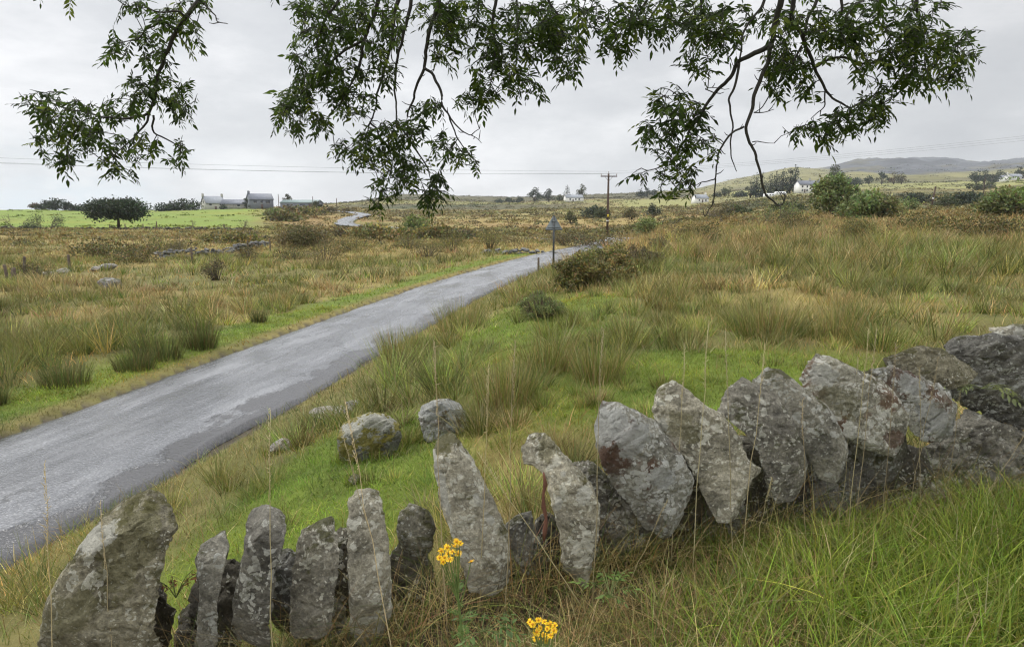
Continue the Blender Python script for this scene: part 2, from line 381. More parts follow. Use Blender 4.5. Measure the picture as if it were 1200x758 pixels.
# ------------------------------------------------------------------ land cover
WALLX = [(-60, 1.85), (120, 2.05), (300, 2.25), (430, 2.38), (560, 2.55), (650, 2.66), (750, 2.8), (850, 2.95), (950, 3.15), (1100, 3.42), (1200, 3.6), (1400, 3.95)]
TURF = np.array((.115, .155, .02)); OLIVE = np.array((.135, .13, .04)); STRAW = np.array((.30, .235, .085)); TAN = np.array((.215, .165, .055)); BROWN = np.array((.15, .10, .04))
DARKB = np.array((.055, .06, .025)); RUST = np.array((.19, .12, .045)); FIELD = np.array((.14, .19, .032)); PALE = np.array((.20, .19, .08)); HEATH = np.array((.105, .095, .045)); SLATE = np.array((.085, .09, .096))
def turfmask(x, y, s):
    """1 where the short green turf grows near the camera."""
    a = np.exp(-(((x-1.9)/2.6)**2+((y-6.0)/1.7)**2)**2)            # patch behind the wall
    b = np.exp(-(((x+1.3)/1.1)**2+((y-4.6)/2.4)**2)**2)             # verge strip by the road
    c = np.exp(-(((x+.3)/1.0)**2+((y-10.0)/3.2)**2)**2)*.9
    d = np.exp(-(((x-1.2)/1.2)**2+((y-9.0)/1.4)**2)**2)*.7
    d = np.maximum(d, np.exp(-(((x-.7)/1.5)**2+((y-12.5)/3.2)**2)**2)*.85)
    e = sst(1.5, 1.9, -s)*(1-sst(2.4, 3.8, -s))*(y < 40)*.9             # far verge
    m = np.maximum.reduce([a, b, c, d, e])
    return np.clip(m*1.5-.9*n2(x, y, 1.1, 3, 21)+.12, 0, 1)
def cover(x, y):
    px, d = col_of(x, y); s = np.full(len(x), 1e3); mm = d < 90
    if mm.any(): s[mm] = road_s(x[mm], y[mm])
    na = n2(x, y, 5, 4, 31); nb = n2(x, y, 1.6, 3, 35); nc = n2(x, y, 30, 4, 37); ne = n2(x*.35, y, 16, 4, 39)
    c = np.zeros((len(x), 3))
    def lay(col, w): c[:] = c*(1-w[:, None])+np.asarray(col)*w[:, None]
    one = np.ones(len(x))
    lay(OLIVE*.8, one)
    lay(TAN, sst(.42, .62, na)*.8)
    lay(STRAW*.5, sst(.55, .7, nb)*.4)
    lay(TAN*1.05, sst(22, 48, d)*.8)
    lay(RUST, sst(14, 30, d)*sst(600, 760, px)*sst(.38, .6, na)*.75)
    lay(OLIVE, sst(.5, .66, nc)*sst(25, 50, d)*.75)
    # moor in the middle distance
    f = sst(48, 80, d)
    lay(TAN*1.05, f*.9); lay(RUST*.95, f*sst(.46, .6, ne)*.75); lay(OLIVE*.9, f*sst(.53, .66, nc)*.75); lay(STRAW*.95, f*sst(.58, .72, n2(x*.3, y, 9, 4, 41))*.6)
    # left: the green pasture on the rise
    e = (1-sst(290, 335, px+70*(nc-.5)))*sst(104, 108, d)
    lay(FIELD, e); lay(FIELD*np.array((1.35, 1.05, 1.0)), e*sst(.5, .7, ne)*.7); lay(OLIVE, e*sst(.60, .7, n2(x, y, 8, 3, 43))*.4)
    # middle: straw slope, dark heath band, pale fields, ridge
    mid = sst(370, 430, px)*(1-sst(770, 850, px)); 
    lay(PALE*np.array((1.0, .9, .8)), mid*sst(180, 230, d)*.85); lay(RUST*.9, mid*sst(180, 230, d)*sst(.5, .64, ne)*.5)
    band = mid*sst(330, 360, d)*(1-sst(470, 500, d))*(1-sst(640, 720, px)); lay(HEATH*.8, band); lay(DARKB, band*sst(.5, .65, nc))
    lay(PALE*np.array((.88, .92, .8)), mid*sst(500, 520, d)*(1-sst(600, 625, d))*.8)
    lay(HEATH*.72, (1-sst(790, 830, px))*sst(630, 660, d)); lay(OLIVE*.6, (1-sst(790, 830, px))*sst(640, 680, d)*sst(.5, .62, ne)*.5)
    kn = sst(715, 735, px)*(1-sst(800, 840, px))*sst(330, 350, d)*(1-sst(560, 580, d)); lay(PALE*np.array((1, 1.02, .85)), kn)
    # right: scrubby slope, fields, pale hill, slate tips
    r = sst(800, 870, px)
    lay(OLIVE*.75, r*sst(110, 140, d)*.8); lay(DARKB*1.1, r*sst(110, 140, d)*sst(.47, .6, n2(x*.5, y, 12, 4, 47))*.9); lay(TAN, r*sst(110, 140, d)*sst(.56, .66, ne)*.6)
    lay(PALE, r*sst(330, 350, d)*(1-sst(470, 480, d))*sst(.42, .55, n2(x*.4, y, 45, 3, 49))*(1-sst(960, 990, px)))
    lay(PALE*np.array((1, 1.03, .8)), r*sst(470, 490, d)*(1-sst(690, 710, d))); 
    for dd, hw in ((545, 7), (610, 5), (690, 14)): lay(DARKB, r*np.exp(-((d-dd)/hw)**2)*(n2(x, y*0, 60, 2, 51) > .36))
    lay(HEATH, r*sst(710, 740, d)); lay(OLIVE*.8, r*sst(710, 740, d)*sst(.45, .6, nc)*.7)
    hill = sst(740, 800, px)*sst(820, 930, d); lay(PALE*np.array((.82, .80, .78)), hill); lay(OLIVE*.9, hill*sst(.5, .62, n2(x, y*.4, 70, 4, 53))*.45)
    q = sst(-12, 12, px-(962+(1500-d)*.05)+40*(n2(x, y, 90, 3, 55)-.5))*sst(960, 1060, d)
    lay(SLATE, q); lay(SLATE*.62, q*sst(.48, .62, n2(x, y, 60, 5, 57))); lay(HEATH*.9, q*sst(.56, .68, n2(x, y, 130, 4, 59))*.7); lay(SLATE*1.25, q*sst(.6, .7, n2(x, y, 45, 4, 61))*.5)
    # close to the road
    near = d < 60
    t = turfmask(x, y, s)*near; lay(TURF*.85, t)
    edge = near*np.exp(-((np.abs(s)-1.62)/.25)**2); lay(np.array((.17, .14, .045)), edge*.45)
    lay(np.array((.06, .05, .035)), near*(np.abs(s) < 1.42))
    wq = (y > .8)*(y < 4.4)*(np.abs(x) < 4)*np.exp(-((y-np.interp(px, [a for a, b in WALLX], [b for a, b in WALLX])-.12)/.30)**4); lay(np.array((.035, .027, .018)), wq*.95)  # contact shade under the wall put into the ground colour as dark brown
    return c, s, px, d
# ------------------------------------------------------------------ ground
def polar(r0, r1, k, az):
    nr = int(math.log(r1/r0)/math.log(k))+1
    R = r0*np.exp(np.linspace(0, math.log(r1/r0), nr)); return R
az_f = np.radians(np.arange(-62, 62.01, .25)); az_b = np.radians(np.arange(66, 294.1, 4)); AZ = np.concatenate([az_f, az_b])
def polar_mesh(name, R, mat, centre):
    A, RR = np.meshgrid(AZ, R); x = (RR*np.sin(A)).ravel(); y = (RR*np.cos(A)).ravel()
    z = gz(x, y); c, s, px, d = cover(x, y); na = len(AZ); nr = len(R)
    i = np.arange(nr-1)[:, None]*na; j = np.arange(na)[None]; j2 = (np.arange(na)+1) % na
    q = np.stack([i+j, i+j2, i+na+j2, i+na+j], -1).reshape(-1, 4); V = np.stack([x, y, z], 1); t = None
    if centre:
        V = np.vstack([V, [0, 0, float(gz([0], [.2])[0])]]); c = np.vstack([c, c[0]]); n = len(V)-1
        t = np.array([(n, (k+1) % na, k) for k in range(na)])
    return npmesh(name, V, q[:, ::-1], t, c, mat, None, True)
R1 = polar(.4, 940, 1.022, 0); R2 = polar(940, 3050, 1.016, 0)
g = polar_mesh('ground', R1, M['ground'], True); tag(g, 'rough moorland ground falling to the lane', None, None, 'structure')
g2 = polar_mesh('hills', R2, M['far'], False); tag(g2, 'distant pale hill and grey slate quarry hills', None, None, 'structure')
# ------------------------------------------------------------------ road
m, nt, bs, out = newmat('wet_tarmac')
uv = nd(nt, 'ShaderNodeUVMap').outputs[0]
su = nd(nt, 'ShaderNodeSeparateXYZ'); nt.links.new(uv, su.inputs[0])
def uvm(s):
    mp = nd(nt, 'ShaderNodeMapping'); mp.inputs['Scale'].default_value = s; nt.links.new(uv, mp.inputs[0]); return mp.outputs[0]
pat = noise(nt, 1.0, 6, .65, uvm((1.6, .45, 1))); st = noise(nt, 1.0, 5, .6, uvm((5, .5, 1))); grit = noise(nt, 60, 4, .8, uvm((1, 1, 1)))
vo = nd(nt, 'ShaderNodeTexVoronoi', Scale=34.0); nt.links.new(uv, vo.inputs['Vector'])
bc = ramp(nt, mathn(nt, 'ADD', mathn(nt, 'MULTIPLY', pat, .6), mathn(nt, 'MULTIPLY', st, .4)), [(.36, (.075, .077, .084)), (.5, (.125, .128, .136)), (.64, (.20, .203, .212))])
bc = mix(nt, .75, bc, ramp(nt, vo.outputs['Distance'], [(.1, 1.25), (.55, .6)]), 'MULTIPLY')
bc = mix(nt, .6, bc, ramp(nt, grit, [(.35, .4), (.65, 1.6)]), 'MULTIPLY')
# worn wheel tracks are paler, the crown and the crumbling right edge darker
wt = ramp(nt, mathn(nt, 'ABSOLUTE', mathn(nt, 'SUBTRACT', mathn(nt, 'ABSOLUTE', su.outputs[0]), .62)), [(.05, 1.2), (.5, .85)])
bc = mix(nt, .8, bc, wt, 'MULTIPLY')
ed = ramp(nt, mathn(nt, 'ADD', su.outputs[0], mathn(nt, 'MULTIPLY', noise(nt, 1.0, 6, .65, uvm((1.2, .5, 1))), 1.1)), [(.0, 0.0), (1.0, 0.0)])
rt = mathn(nt, 'ADD', su.outputs[0], mathn(nt, 'MULTIPLY', mathn(nt, 'SUBTRACT', noise(nt, 1.0, 7, .65, uvm((1.0, .55, 1))), .5), 2.0))
rt = ramp(nt, mathn(nt, 'MULTIPLY', rt, .5), [(.43, 0.0), (.475, 1.0)])
bc = mix(nt, mathn(nt, 'MULTIPLY', rt, .85), bc, (.028, .026, .027))
# cracks
vk = nd(nt, 'ShaderNodeTexVoronoi', feature='DISTANCE_TO_EDGE', Scale=1.0)
wv = nd(nt, 'ShaderNodeVectorMath', operation='ADD'); nz = nd(nt, 'ShaderNodeTexNoise', Scale=3.0, Detail=5.0); nt.links.new(uv, nz.inputs['Vector'])
ss = nd(nt, 'ShaderNodeVectorMath', operation='SCALE'); ss.inputs['Scale'].default_value = .5; nt.links.new(nz.outputs['Color'], ss.inputs[0]); nt.links.new(uvm((.9, .35, 1)), wv.inputs[0]); nt.links.new(ss.outputs[0], wv.inputs[1]); nt.links.new(wv.outputs[0], vk.inputs['Vector'])
ck = ramp(nt, vk.outputs['Distance'], [(.0, .85), (.022, 0.0)])
bc = mix(nt, mathn(nt, 'MULTIPLY', ck, ramp(nt, noise(nt, 1.0, 3, .5, uvm((.5, .22, 1))), [(.45, 0.0), (.55, 1.0)])), bc, (.02, .02, .02))
nt.links.new(bc, bs.inputs['Base Color'])
ro = ramp(nt, pat, [(.40, .10), (.60, .36)]); nt.links.new(ro, bs.inputs['Roughness']); bs.inputs['Specular IOR Level'].default_value = .55
b1 = bump(nt, vo.outputs['Distance'], None, .38, -.016); b2 = bump(nt, grit, None, .35, .008, b1); b3 = bump(nt, rt, None, .8, -.02, b2); bump(nt, pat, bs, .5, .03, b3)
def road():
    P = catmull(RC, 60); keep = [P[0]]
    for p in P[1:]:
        if np.hypot(*(p-keep[-1])) > .16+.004*max(0, keep[-1][1]-10)*(keep[-1][1] > 10): keep.append(p)
    P = np.array(keep); T = np.gradient(P, axis=0); T /= np.linalg.norm(T, axis=1)[:, None]; Nn = np.stack([T[:, 1], -T[:, 0]], 1)
    L = np.concatenate([[0], np.cumsum(np.linalg.norm(np.diff(P, axis=0), axis=1))])
    cols = np.array([-1.0, -.97, -.9, -.75, -.55, -.3, 0, .3, .55, .75, .88, .95, 1.0])
    zc = np.minimum(gz(P[:, 0], P[:, 1], False), 99); d = P[:, 1]; k = sst(30, 58, d)
    zc = np.where(d < 30, 0, zc)
    wl = 1.32+.10*(n2(L, L*0, .8, 3, 71)-.5)*2*.5+.07*(n2(L, L*0, .15, 2, 73)-.5); wr = 1.30+.42*(n2(L, L*0, 1.1, 3, 75)-.5)+.12*(n2(L, L*0, .2, 3, 77)-.5)
    V = []; UV = []
    for i in range(len(P)):
        for cc in cols:
            o = cc*(1+.7*(d[i] > 132))*(wl[i] if cc < 0 else wr[i]); x, y = P[i]+Nn[i]*o
            zz = zc[i]*k[i]+.035*(1-k[i])*(1-.6*cc*cc)+(-.075*(1-k[i]) if abs(cc) == 1 else 0)+k[i]*(.28 if not 60 < d[i] < 126 else .03)
            V.append((x, y, zz)); UV.append((o, L[i]))
    V = np.array(V); n = len(cols)
    V[:, 2] += .012*(n2(V[:, 0], V[:, 1], .5, 3, 79)-.5)*(1-sst(25, 40, V[:, 1]))*2
    i = np.arange(len(P)-1)[:, None]*n; j = np.arange(n-1)[None]
    q = np.stack([i+j, i+j+1, i+n+j+1, i+n+j], -1).reshape(-1, 4)
    o = npmesh('road', V, q, None, None, m, None, True, np.array(UV)); tag(o, 'wet single-track tarmac lane curving over the moor', None, None, 'structure')
road()
# ------------------------------------------------------------------ grass: blades grown on the ground (uncountable)
GREENS = [(.14, .20, .017), (.185, .235, .025), (.105, .15, .016), (.215, .215, .045)]
RUSH = [(.115, .15, .03), (.155, .175, .038), (.205, .20, .05), (.26, .22, .085), (.075, .105, .025)]
DRY = [(.37, .29, .12), (.29, .21, .08), (.43, .355, .17), (.215, .135, .055)]
parts = {}
def put(key, B): parts.setdefault(key, []).append(B)
def emit(key, name, label, mat=None):
    V = []; Q = []; Cc = []; n = 0
    for v, q, c in parts[key]: V.append(v); Q.append(q+n); Cc.append(c); n += len(v)
    o = npmesh(name, np.concatenate(V), np.concatenate(Q), None, np.concatenate(Cc), mat or M['grass']); tag(o, label, None, None, 'stuff'); return o
def scatter(n, d0, d1, p0, p1, power=1.0):
    """n random ground points between two depths inside a fan as wide as the view (uniform on the ground)."""
    u = rng.random(n); d = np.sqrt(d0*d0+u*(d1*d1-d0*d0)); px = rng.uniform(p0, p1, n)
    x = (px-CX)/F*d/CP; return x, d
def tufts(x, y, z, R, H, n, pal, w, W=.006, lean=.35, spread=.5, segs=3, tip=None, key='moor_grass'):
    k = len(x); N = k*n; i = np.repeat(np.arange(k), n)
    a = rng.uniform(0, 2*PI, N); r = np.sqrt(rng.random(N))
    bx = x[i]+np.cos(a)*r*R[i]; by = y[i]+np.sin(a)*r*R[i]
    h = H[i]*rng.uniform(.5, 1.08, N); az = a+rng.normal(0, .5, N)
    ln = lean*r*rng.uniform(.4, 1.3, N)+.08+.12*rng.random(N); cu = spread*rng.random(N)**2
    # shared wind lean to the right
    tint = np.exp(rng.normal(0, .34, (k, 1)))*np.exp(rng.normal(0, .08, (k, 3)))
    c = jit(pick(pal, w, N), N, .2, .06)*tint[i]
    B = np.stack([bx, by, z[i]-.02], 1)
    tp = None if tip is None else jit(np.array(tip), N, .25, .08)*.5+c*.5
    put(key, blades(B, h, np.full(N, W)*rng.uniform(.7, 1.3, N), az, ln, cu, c, segs, tp))
def wall_y(px): return np.interp(px, [a for a, b in WALLX], [b for a, b in WALLX])
def not_in_wall(x, y, pad=.0):
    px = CX+F*CP*x/np.maximum(y, .1); return (y > wall_y(px)+.28+pad) | (y < wall_y(px)-.05)
# rush and moor tufts, thinning out with distance
def moor(n, d0, d1, per, W, Hm, Rm, segs, p0=-80, p1=1280):
    x, y = scatter(n, d0, d1, p0, p1)
    s = road_s(x, y); t = turfmask(x, y, s); na = n2(x, y, 5, 4, 31); px, d = col_of(x, y)
    clump = n2(x, y, 2.2, 3, 91)
    ok = (np.abs(s) > 1.75+.3*rng.random(n)) & (rng.random(n) > t*.80) & not_in_wall(x, y, .25) & (rng.random(n) < .35+1.1*sst(.35, .6, clump))
    verge = (s < 0) & (s > -2.9); ok &= ~(verge & (rng.random(n) < .75))
    x, y, s, na, px, d = [v[ok] for v in (x, y, s, na, px, d)]; k = len(x)
    if not k: return
    z = gz(x, y); 
    H = Hm*rng.uniform(.55, 1.25, k)*(.6+.8*sst(.3, .65, n2(x, y, 3, 2, 93))); R = Rm*rng.uniform(.6, 1.5, k)
    near_edge = np.abs(s) < 2.6; H = np.where(near_edge, H*.6, H); tt = turfmask(x, y, s); H = H*(1-.55*tt); R = R*(1-.3*tt); H = H*np.where(s < 0, 1-.3*sst(9, 22, d), 1); H = np.where((x > -.2) & (s > 0) & (y < 11), H*.8, H)
    rightish = sst(600, 760, px)*sst(12, 26, d); dry = np.clip(.06+.14*sst(14, 30, d)+.85*(sst(.40, .66, na)-.3)+.35*rightish+.25*sst(25, 60, d), 0, 1)
    dr = rng.random(k) < dry; rust = dr & (rng.random(k) < .25+.45*rightish)
    for sel, pal, w, tip in ((~dr, RUSH, (3, 3, 2, 1.2, 1.5), (.20, .15, .06)), (dr & ~rust, DRY+[(.15, .15, .04)], (3, 2, 1.2, .8, 2.5), (.40, .32, .16)), (rust, [(.25, .175, .065), (.33, .25, .105), (.20, .13, .05), (.20, .185, .06)], (3, 3, 2, 2), (.36, .25, .11))):
        if sel.any(): tufts(x[sel], y[sel], z[sel], R[sel], H[sel], per, pal, w, W, .55, .55, segs, tip)
moor(260, 3.3, 6.5, 105, .0055, .42, .12, 4)
moor(760, 6.0, 13, 66, .0092, .50, .15, 4)
moor(1600, 12, 24, 38, .017, .55, .20, 3)
moor(3400, 23, 48, 20, .032, .56, .27, 2)
moor(4600, 46, 100, 12, .055, .42, .42, 2)
# fine moor grass filling between the tufts
def fill(n, d0, d1, H, Wd, pal, w, segs=2, key='moor_grass', p0=-80, p1=1280, cond=None, lean=.5, curl=.7):
    x, y = scatter(n, d0, d1, p0, p1); s = road_s(x, y)
    ok = (np.abs(s) > 1.12+.55*n2(x, y, .5, 3, 95)) & not_in_wall(x, y, .02)
    if cond is not None: ok &= cond(x, y, s)
    x, y = x[ok], y[ok]; k = len(x); z = gz(x, y)
    h = H*rng.uniform(.5, 1.3, k)*(.7+.6*n2(x, y, .7, 2, 97)); q_ = n2(x, y, .45, 4, 99)-.5; q2_ = n2(x, y, 1.3, 3, 98)-.5; pt = np.exp(np.stack([1.1*q_+1.1*q2_, 1.3*q_+.5*q2_, 1.1*q_+.2*q2_], 1)*1.5)
    put(key, blades(np.stack([x, y, z-.015], 1), h, np.full(k, Wd), rng.uniform(0, 2*PI, k), lean*rng.random(k)+.1, curl*rng.random(k), jit(pick(pal, w, k), k, .2, .08)*pt, segs))
mixpal = RUSH+DRY
fill(26000, 3.2, 8, .16, .005, mixpal, (3, 3, 3, 2, 1, 2, 2, 1, 1), cond=lambda x, y, s: rng.random(len(x)) > turfmask(x, y, s)*.9)
fill(36000, 8, 20, .20, .010, mixpal, (2, 3, 3, 3, 1, 2, 2, 1, 1), cond=lambda x, y, s: (rng.random(len(x)) > turfmask(x, y, s)*.9) & ((s > 0) | (s < -3.2)))
fill(30000, 20, 50, .26, .026, mixpal, (1, 2, 3, 3, 0, 3, 3, 1, 1), cond=lambda x, y, s: (s > 0) | (s < -2.6))
fill(22000, 50, 110, .4, .07, [(.20, .16, .065), (.25, .19, .08), (.16, .14, .05), (.19, .12, .045)], (3, 2, 2, 2))
# short turf
tcond = lambda x, y, s: rng.random(len(x)) < turfmask(x, y, s)
fill(230000, 2.6, 9.5, .055, .0055, GREENS, (3, 3, 2, 1.2), 2, 'turf', -80, 1100, tcond, .6, .9)
fill(120000, 9, 18, .075, .011, GREENS, (3, 3, 2, 1.4), 2, 'turf', -100, 900, tcond, .6, .9)
fill(9000, 2.8, 14, .10, .005, DRY+RUSH, (2, 2, 1, 1, 2, 2, 2, 1, 1), 3, 'turf', -80, 1100, tcond, .7, 1.0)
fill(50000, 17, 42, .10, .025, GREENS, (3, 3, 2, 2), 2, 'turf', -100, 800, tcond, .6, .9)
# scorched yellow fringe along both tarmac edges
ycond = lambda x, y, s: (np.abs(s) < 1.95) & (rng.random(len(x)) < np.exp(-((np.abs(s)-1.6)/.2)**2))
fill(60000, 3, 12, .06, .007, [(.24, .17, .04), (.19, .15, .035), (.28, .22, .08), (.14, .15, .03)], (3, 3, 1, 2), 2, 'turf', -200, 700, ycond, .7, .9)
fill(60000, 12, 40, .08, .02, [(.24, .17, .04), (.19, .15, .035), (.28, .22, .08), (.14, .15, .03)], (3, 3, 1, 2), 2, 'turf', -100, 700, ycond, .7, .9)
# long lush grass on the near side of the wall, drier towards the left
def near_side(n, x0, x1, pal, w, H, Wd, dens, key='roadside_grass', back=1.35, front=-.03, curl=.8):
    x = rng.uniform(x0, x1, n); px = np.clip(CX+F*CP*x/2.6, -200, 1500); wy = wall_y(px)+.55*np.maximum(x-3.4, 0)
    y = wy-front-(back)*rng.random(n)**1.1; ok = (rng.random(n) < dens(x, y)) & (y > .95)
    x, y = x[ok], y[ok]; k = len(x); z = gz(x, y)
    h = H*rng.uniform(.45, 1.3, k)*(.75+.5*n2(x, y, .25, 2, 101))*(.45+.55*sst(.05, .6, wall_y(np.clip(CX+F*CP*x/2.6, -200, 1500))-y)); clump = np.exp(.55*(n2(x, y, .16, 2, 103)-.5)*2)[:, None]
    put(key, blades(np.stack([x, y, z-.02], 1), h, np.full(k, Wd)*rng.uniform(.6, 1.5, k), rng.uniform(0, 2*PI, k)*.5+rng.choice([0, PI], k), .55*rng.random(k)+.08, curl*rng.random(k), jit(pick(pal, w, k), k, .22, .08)*clump, 5))
near_side(19000, .35, 3.2, [(.14, .205, .02), (.20, .25, .03), (.10, .15, .02), (.27, .265, .06), (.36, .31, .14)], (4, 4, 2, 1.5, .8), .27, .0055, lambda x, y: sst(.3, 1.4, x))
near_side(5000, -1.7, 1.2, [(.11, .15, .028), (.16, .18, .04), (.085, .115, .022)], (3, 2, 2), .24, .005, lambda x, y: .35+.5*sst(.45, .6, n2(x, y, .3, 2, 105)))
near_side(9500, -1.9, 1.6, DRY+[(.13, .08, .04)], (3, 3, 1.5, 2, 2), .24, .0032, lambda x, y: .9*(1-sst(.9, 1.5, x)), 'dead_grass', 1.1, -.02, 1.3)
near_side(9000, 3.1, 7.5, RUSH+GREENS+DRY[:2], (2, 2, 2, 1, 1, 3, 3, 2, 1, 1, 1), .26, .006, lambda x, y: .9, 'roadside_grass', 4.2)
near_side(3000, -4.5, -1.6, RUSH+GREENS+DRY[:2], (2, 2, 2, 1, 1, 3, 3, 2, 1, 1, 1), .18, .006, lambda x, y: .8, 'roadside_grass', 1.6)
moor(260, 3.0, 13, 66, .0092, .5, .15, 4, 1280, 1950); moor(160, 3.0, 13, 66, .0092, .45, .15, 4, -700, -80); moor(400, 12, 30, 30, .02, .55, .2, 3, 1280, 1700); moor(300, 12, 30, 30, .02, .5, .2, 3, -450, -80); fill(22000, 3.0, 20, .2, .01, mixpal, (2, 3, 3, 3, 1, 2, 2, 1, 1), p0=1280, p1=1950); fill(14000, 3.0, 20, .18, .01, mixpal, (2, 3, 3, 3, 1, 2, 2, 1, 1), p0=-700, p1=-80)
near_side(2500, .2, 3.2, DRY, (3, 3, 2, 1), .33, .003, lambda x, y: .6, 'dead_grass', .5, -.02, 1.0)
# fallen straw and grass growing up through the gaps of the wall
def gapgrass(n, p0, p1, pal, w, H, Wd):
    px = rng.uniform(p0, p1, n); y = wall_y(px)+rng.uniform(-.02, .32, n); x = (px-CX)/F*y/CP; z = gz(x, y)
    sel = rng.random(n) < 1.4*n2(x, y, .12, 2, 107)**1.5; x, y, z = x[sel], y[sel], z[sel]; k = len(x)
    put('dead_grass', blades(np.stack([x, y, z-.02], 1), H*rng.uniform(.4, 1.25, k), np.full(k, Wd)*rng.uniform(.6, 1.4, k), rng.uniform(0, 2*PI, k), .5*rng.random(k)+.05, 1.1*rng.random(k), jit(pick(pal, w, k), k, .25, .08), 5))
gapgrass(5200, -80, 760, DRY+[(.13, .15, .035), (.09, .13, .025)], (3, 3, 2, 2, 2, 2), .40, .0034)
gapgrass(4200, 700, 1300, DRY+[(.13, .15, .035), (.09, .13, .025)], (3, 3, 2, 1, 2, 3), .42, .0034)
# bare seeding stalks standing above the wall
ST = [((995, 600), (1018, 386)), ((1003, 604), (1027, 384)), ((1036, 600), (1050, 402)), ((1060, 610), (1100, 420)), ((1104, 610), (1126, 458)), ((876, 500), (898, 402)), ((868, 520), (850, 385)), ((793, 500), (803, 402)), ((820, 480), (830, 378)), ((1140, 604), (1206, 502)), ((948, 600), (940, 470)), ((1080, 600), (1078, 430)), ((985, 590), (1006, 420)), ((470, 620), (398, 500)), ((460, 640), (404, 470)), ((30, 640), (52, 545)), ((112, 640), (118, 590)), ((560, 560), (572, 430)), ((590, 570), (604, 400)), ((300, 560), (315, 480)), ((690, 640), (560, 330+200)), ((1120, 640), (1170, 560)), ((880, 650), (905, 560)), ((730, 700), (780, 590)), ((520, 470), (508, 400)), ((700, 470), (706, 385))]
sb = MB()
for (b, t) in ST:
    y = float(wall_y(b[0]))-.06+rng.uniform(-.1, .1); p0 = at(*b, y); p1 = at(*t, y+rng.uniform(-.1, .05)); p0.z = min(p0.z, float(gz([p0.x], [p0.y])[0]))
    L = [p0.lerp(p1, k/8)+Vector(((rng.random()-.5)*.012, 0, .0))*(k > 0) for k in range(9)]; cc = jit((.50, .42, .25), 1, .12, .02)[0]
    sb.tube(L, np.linspace(.0022, .0009, 9), 4, cc)
    for k in range(26):
        f = .76+.24*k/25; p = p0.lerp(p1, f); d = Vector(rng.normal(0, 1, 3))*.006
        sb.tube([p, p+d+Vector((0, 0, .012))], [.0016, .0006], 3, cc*1.05, False)
V = np.concatenate(sb.V); q4 = np.concatenate(sb.Q); o = sb.build('seeding_stalks', M['grass']); tag(o, 'tall bare straw-coloured seeding stalks above the wall', None, None, 'stuff')
def heather(n, d0, d1, wmul, per, key='moor_heather'):
    x, y = scatter(n, d0, d1, -120, 1330); c, s, px, d = cover(x, y); s2 = road_s(x, y); past = (px < 318) & (d > 104); pale = c[:, 1] > .19
    cl = n2(x*.5, y, 7, 3, 301); ok = (np.abs(s2) > np.where((d > 58) & (d < 128), 1.2, 2.6)) & (~past | (rng.random(n) < .10)) & (rng.random(n) < np.where(pale & ~past, .10, .25+1.2*sst(.40, .62, cl))); x, y, c, d, px = x[ok], y[ok], c[ok], d[ok], px[ok]; k = len(x); z = gz(x, y)
    w = wmul*d*rng.uniform(.5, 1.5, k); kind = rng.random(k); cc = c*np.exp(rng.normal(0, .28, (k, 1))); dk = (kind < .22) & ~past[ok]; cc[dk] = jit(pick([(.06, .06, .025), (.085, .075, .03), (.10, .10, .035)], (2, 2, 2), int(dk.sum())), int(dk.sum()))
    i = np.repeat(np.arange(k), per); N = k*per; a = rng.uniform(0, 2*PI, N); q = np.sqrt(rng.random(N)); h = w[i]*rng.uniform(.25, .5, k)[i]*np.minimum(1, 60/d[i]+.35)*np.where((px[i] < 330) & (d[i] > 70), .45, 1)
    P = np.stack([x[i]+np.cos(a)*q*w[i]*.6, y[i]+np.sin(a)*q*w[i]*.6, z[i]+h*(1-q*q)*rng.uniform(.3, 1.05, N)], 1)
    put(key, leafquads(P, w[i]*.19*rng.uniform(.6, 1.4, N), jit(np.minimum(cc[i], .22), N, .22, .05), .5))
heather(8000, 44, 130, .015, 32); heather(8500, 120, 330, .012, 24); heather(5000, 320, 720, .009, 16); heather(3500, 720, 1500, .007, 12)
emit('moor_heather', 'moor_heather', 'low heather, bilberry and tussock patches mottling the far moor', leafy('heather', .2))
emit('moor_grass', 'moor_grass', 'tussocky olive and straw rushes across the moor')
emit('turf', 'turf', 'short bright green turf beside the lane')
emit('roadside_grass', 'long_grass', 'long green grass in front of the wall')
emit('dead_grass', 'dead_grass', 'dry straw among the foot of the wall stones')
# ------------------------------------------------------------------ stones of the wall
DG = None
def remeshed(V, Q, T, voxel):
    me = bpy.data.meshes.new('tmp'); me.from_pydata([tuple(v) for v in V], [], [tuple(q) for q in Q]+[tuple(t) for t in T]); me.update()
    o = bpy.data.objects.new('tmp', me); C.objects.link(o)
    md = o.modifiers.new('r', 'REMESH'); md.mode = 'VOXEL'; md.voxel_size = voxel
    dg = bpy.context.evaluated_depsgraph_get(); e = o.evaluated_get(dg); m2 = e.to_mesh()
    v = np.zeros(len(m2.vertices)*3); m2.vertices.foreach_get('co', v); v = v.reshape(-1, 3)
    q = np.zeros(len(m2.loops), int); m2.loops.foreach_get('vertex_index', q); q = q.reshape(-1, 4)
    n = np.zeros(len(m2.vertices)*3); m2.vertices.foreach_get('normal', n); n = n.reshape(-1, 3)
    e.to_mesh_clear(); bpy.data.objects.remove(o); bpy.data.meshes.remove(me); return v, q, n
